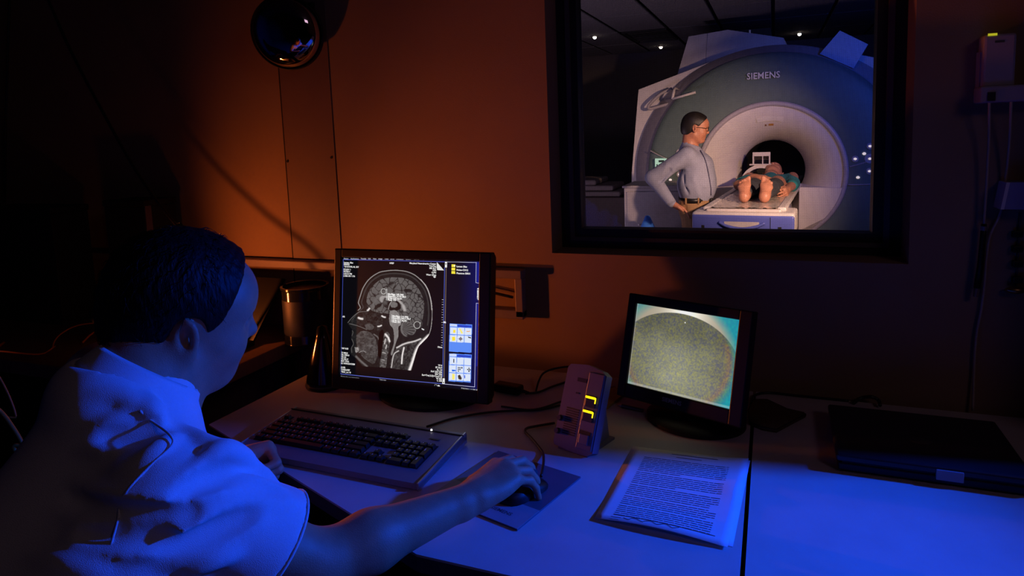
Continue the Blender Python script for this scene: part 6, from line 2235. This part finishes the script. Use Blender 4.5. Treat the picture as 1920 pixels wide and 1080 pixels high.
vv = [[g.bm.verts.new(p) for p in r_] for r_ in rgA]
for k in range(N_):
    A_, B_ = vv[k], vv[(k + 1) % N_]
    for q_ in range(4):
        g.bm.faces.new((A_[q_], A_[(q_ + 1) % 4], B_[(q_ + 1) % 4], B_[q_]))
belt = g.done('belt', LEATH, man, smooth=True)
for a in (-1.2, -1.95, -0.55):
    p = Vector(hipc) + Vector((0.132 * math.cos(a) + 0.004, 0.203 * math.sin(a), 0))
    G().box((p.x - 0.006, p.y - 0.004, p.z - 0.026), (p.x + 0.006, p.y + 0.004, p.z + 0.024)).done('belt_loop', KHAKI, belt)
p = Vector(hipc) + Vector((0.126, -0.07, 0))
G().box((p.x - 0.02, p.y - 0.03, p.z - 0.045), (p.x + 0.02, p.y + 0.03, p.z + 0.012), bev=0.006).done('belt_pouch', LEATH, belt)
for s_ in (-1, 1):
    g = G(); g.sphere((hipc[0] + 0.05, YM + 0.11 * s_, MFL + 0.046), 1, (0.14, 0.05, 0.045), 18, 10)
    g.done('shoe', BLACK, man, smooth=True)

# ------------------------------------------------------------------ the patient on the couch (local frame of the couch)
pat = thing('person', 'barefoot patient in a teal shirt lying on the couch with head in the bore', 'person', (-0.193, 3.15, MFL + TZ + 0.014), (0, 0, -0.085))
PSK = mat('warm_skin', (0.50, 0.22, 0.14), 0.45, var=0.08, scale=40)
S = Field((-0.34, 0.22, -0.03), (0.36, 2.38, 0.36), 0.0068)
A = lambda *p: np.array(p, float)
FX = 0.03
for cx_, splay in ((-0.062, -0.12), (0.078, 0.20)):
    cx_ += FX
    heel = A(cx_, 0.40, 0.034)
    tdir = A((splay) * 0.6, 0.55, 1.0); tdir /= np.linalg.norm(tdir)
    lt_ = A(1, 0, 0) - tdir * tdir[0]; lt_ /= np.linalg.norm(lt_)
    fr_ = np.cross(lt_, tdir); fr_ = fr_ if fr_[1] < 0 else -fr_
    ball = heel + tdir * 0.118
    S.ell(heel + tdir * 0.006, (0.032, 0.030, 0.034), (lt_, fr_, tdir), 0.02)
    S.cone(heel + tdir * 0.02 + fr_ * 0.002, ball - fr_ * 0.006, 0.028, 0.026, 0.03)
    for j in range(5):
        s_ = 1 if splay < 0 else -1
        off_ = (0.034 - 0.0165 * j) * s_
        S.cone(heel + tdir * 0.07 + lt_ * off_ * 0.6, ball + lt_ * off_ + tdir * (-0.010 - 0.003 * j), 0.017, 0.0155, 0.02)
        L_ = (0.050, 0.046, 0.041, 0.035, 0.029)[j]
        r_ = (0.0135, 0.0095, 0.009, 0.0085, 0.0085)[j]
        b0 = ball + lt_ * off_ - tdir * 0.003 * j
        S.cone(b0, b0 + tdir * L_ - fr_ * 0.006, r_, r_ * 0.95, 0.004)
        S.ell(b0 + tdir * L_ + fr_ * 0.003, (r_ * 1.1, r_ * 1.0, r_ * 1.2), (lt_, fr_, tdir), 0.004)
    ank = heel + A(0.0, 0.06, 0.02)
    S.cone(heel + tdir * 0.03, ank, 0.032, 0.034, 0.03)
    S.cone(ank, A(cx_ * 1.1, 0.80, 0.07), 0.034, 0.05, 0.03)
    S.cone(A(cx_ * 1.1, 0.80, 0.07), A(cx_ * 1.2, 1.25, 0.075), 0.05, 0.07, 0.03)
S.cone(A(FX, 1.28, 0.06), A(FX, 1.76, 0.065), 0.055, 0.06, 0.05)
# head in the coil
hax3 = (A(0, -0.15, 0.99), A(-1, 0, 0), A(0, 0.99, 0.15))
head_field(S, A(FX, 2.06, 0.105), hax3, 1.0)
S.cone(A(FX, 1.84, 0.09), A(FX, 2.0, 0.09), 0.06, 0.055, 0.03)
# arms: one bent with the hand on the belly, one lying at the side
S.chain([A(-0.15, 1.74, 0.09), A(-0.20, 1.40, 0.05), A(-0.055, 1.22, 0.135)], [0.05, 0.042, 0.027], 0.02)
hand(S, A(-0.05, 1.215, 0.136), (A(0.97, -0.22, 0.0), A(-0.22, -0.97, 0.0), A(0, 0, 1.0)), 1, [(0.3, 0.5, 0.4)] * 4, [(0.045, 0.040, -0.010), (0.072, 0.045, -0.016), (0.092, 0.042, -0.02)], 1.0)
S.chain([A(0.22, 1.74, 0.09), A(0.245, 1.34, 0.055), A(0.225, 1.0, 0.05)], [0.05, 0.042, 0.028], 0.02)
hand(S, A(0.225, 0.99, 0.045), (A(-0.1, -0.97, -0.1), A(-0.3, 0, 0.95), A(0.95, 0, 0.3)), 1, [(0.6, 0.8, 0.5)] * 4, [(0.045, 0.036, -0.010), (0.066, 0.040, -0.016), (0.080, 0.036, -0.02)], 1.0)
V_, Q_ = S.mesh('body')
np_mesh('body', relax(V_, Q_, 1, 0.3), Q_, PSK, pat)
S = Field((-0.30, 0.45, 0.0), (0.34, 1.55, 0.30), 0.009)
for cx_ in (-0.062 + FX, 0.078 + FX):
    S.cone(A(cx_ * 1.02, 0.55, 0.062), A(cx_ * 1.1, 0.80, 0.075), 0.048, 0.060, 0.03)
    S.cone(A(cx_ * 1.1, 0.80, 0.075), A(cx_ * 1.2, 1.30, 0.068), 0.060, 0.070, 0.03)
V_, Q_ = S.mesh('trousers')
np_mesh('trousers', V_, Q_, mat('charcoal_cloth', (0.05, 0.055, 0.07), 0.85, var=0.15, scale=40), pat)
S = Field((-0.36, 1.0, 0.0), (0.40, 1.98, 0.34), 0.008)
S.cone(A(FX, 1.18, 0.062), A(FX, 1.80, 0.07), 0.060, 0.068, 0.04)
S.cone(A(FX - 0.085, 1.22, 0.058), A(FX - 0.1, 1.76, 0.06), 0.055, 0.06, 0.04); S.cone(A(FX + 0.085, 1.22, 0.058), A(FX + 0.1, 1.76, 0.06), 0.055, 0.06, 0.04)
S.chain([A(0.20, 1.74, 0.07), A(0.235, 1.46, 0.06), A(0.245, 1.28, 0.055)], [0.062, 0.056, 0.05], 0.03)
S.chain([A(-0.14, 1.74, 0.07), A(-0.19, 1.48, 0.06)], [0.062, 0.055], 0.03)
V_, Q_ = S.mesh('teal_shirt')
o = np_mesh('teal_shirt', V_, Q_, mat('teal_cloth', (0.02, 0.22, 0.25), 0.85, var=0.15, scale=40, bump=0.6, bscale=40), pat)
o['label'] = 'teal short-sleeved shirt'
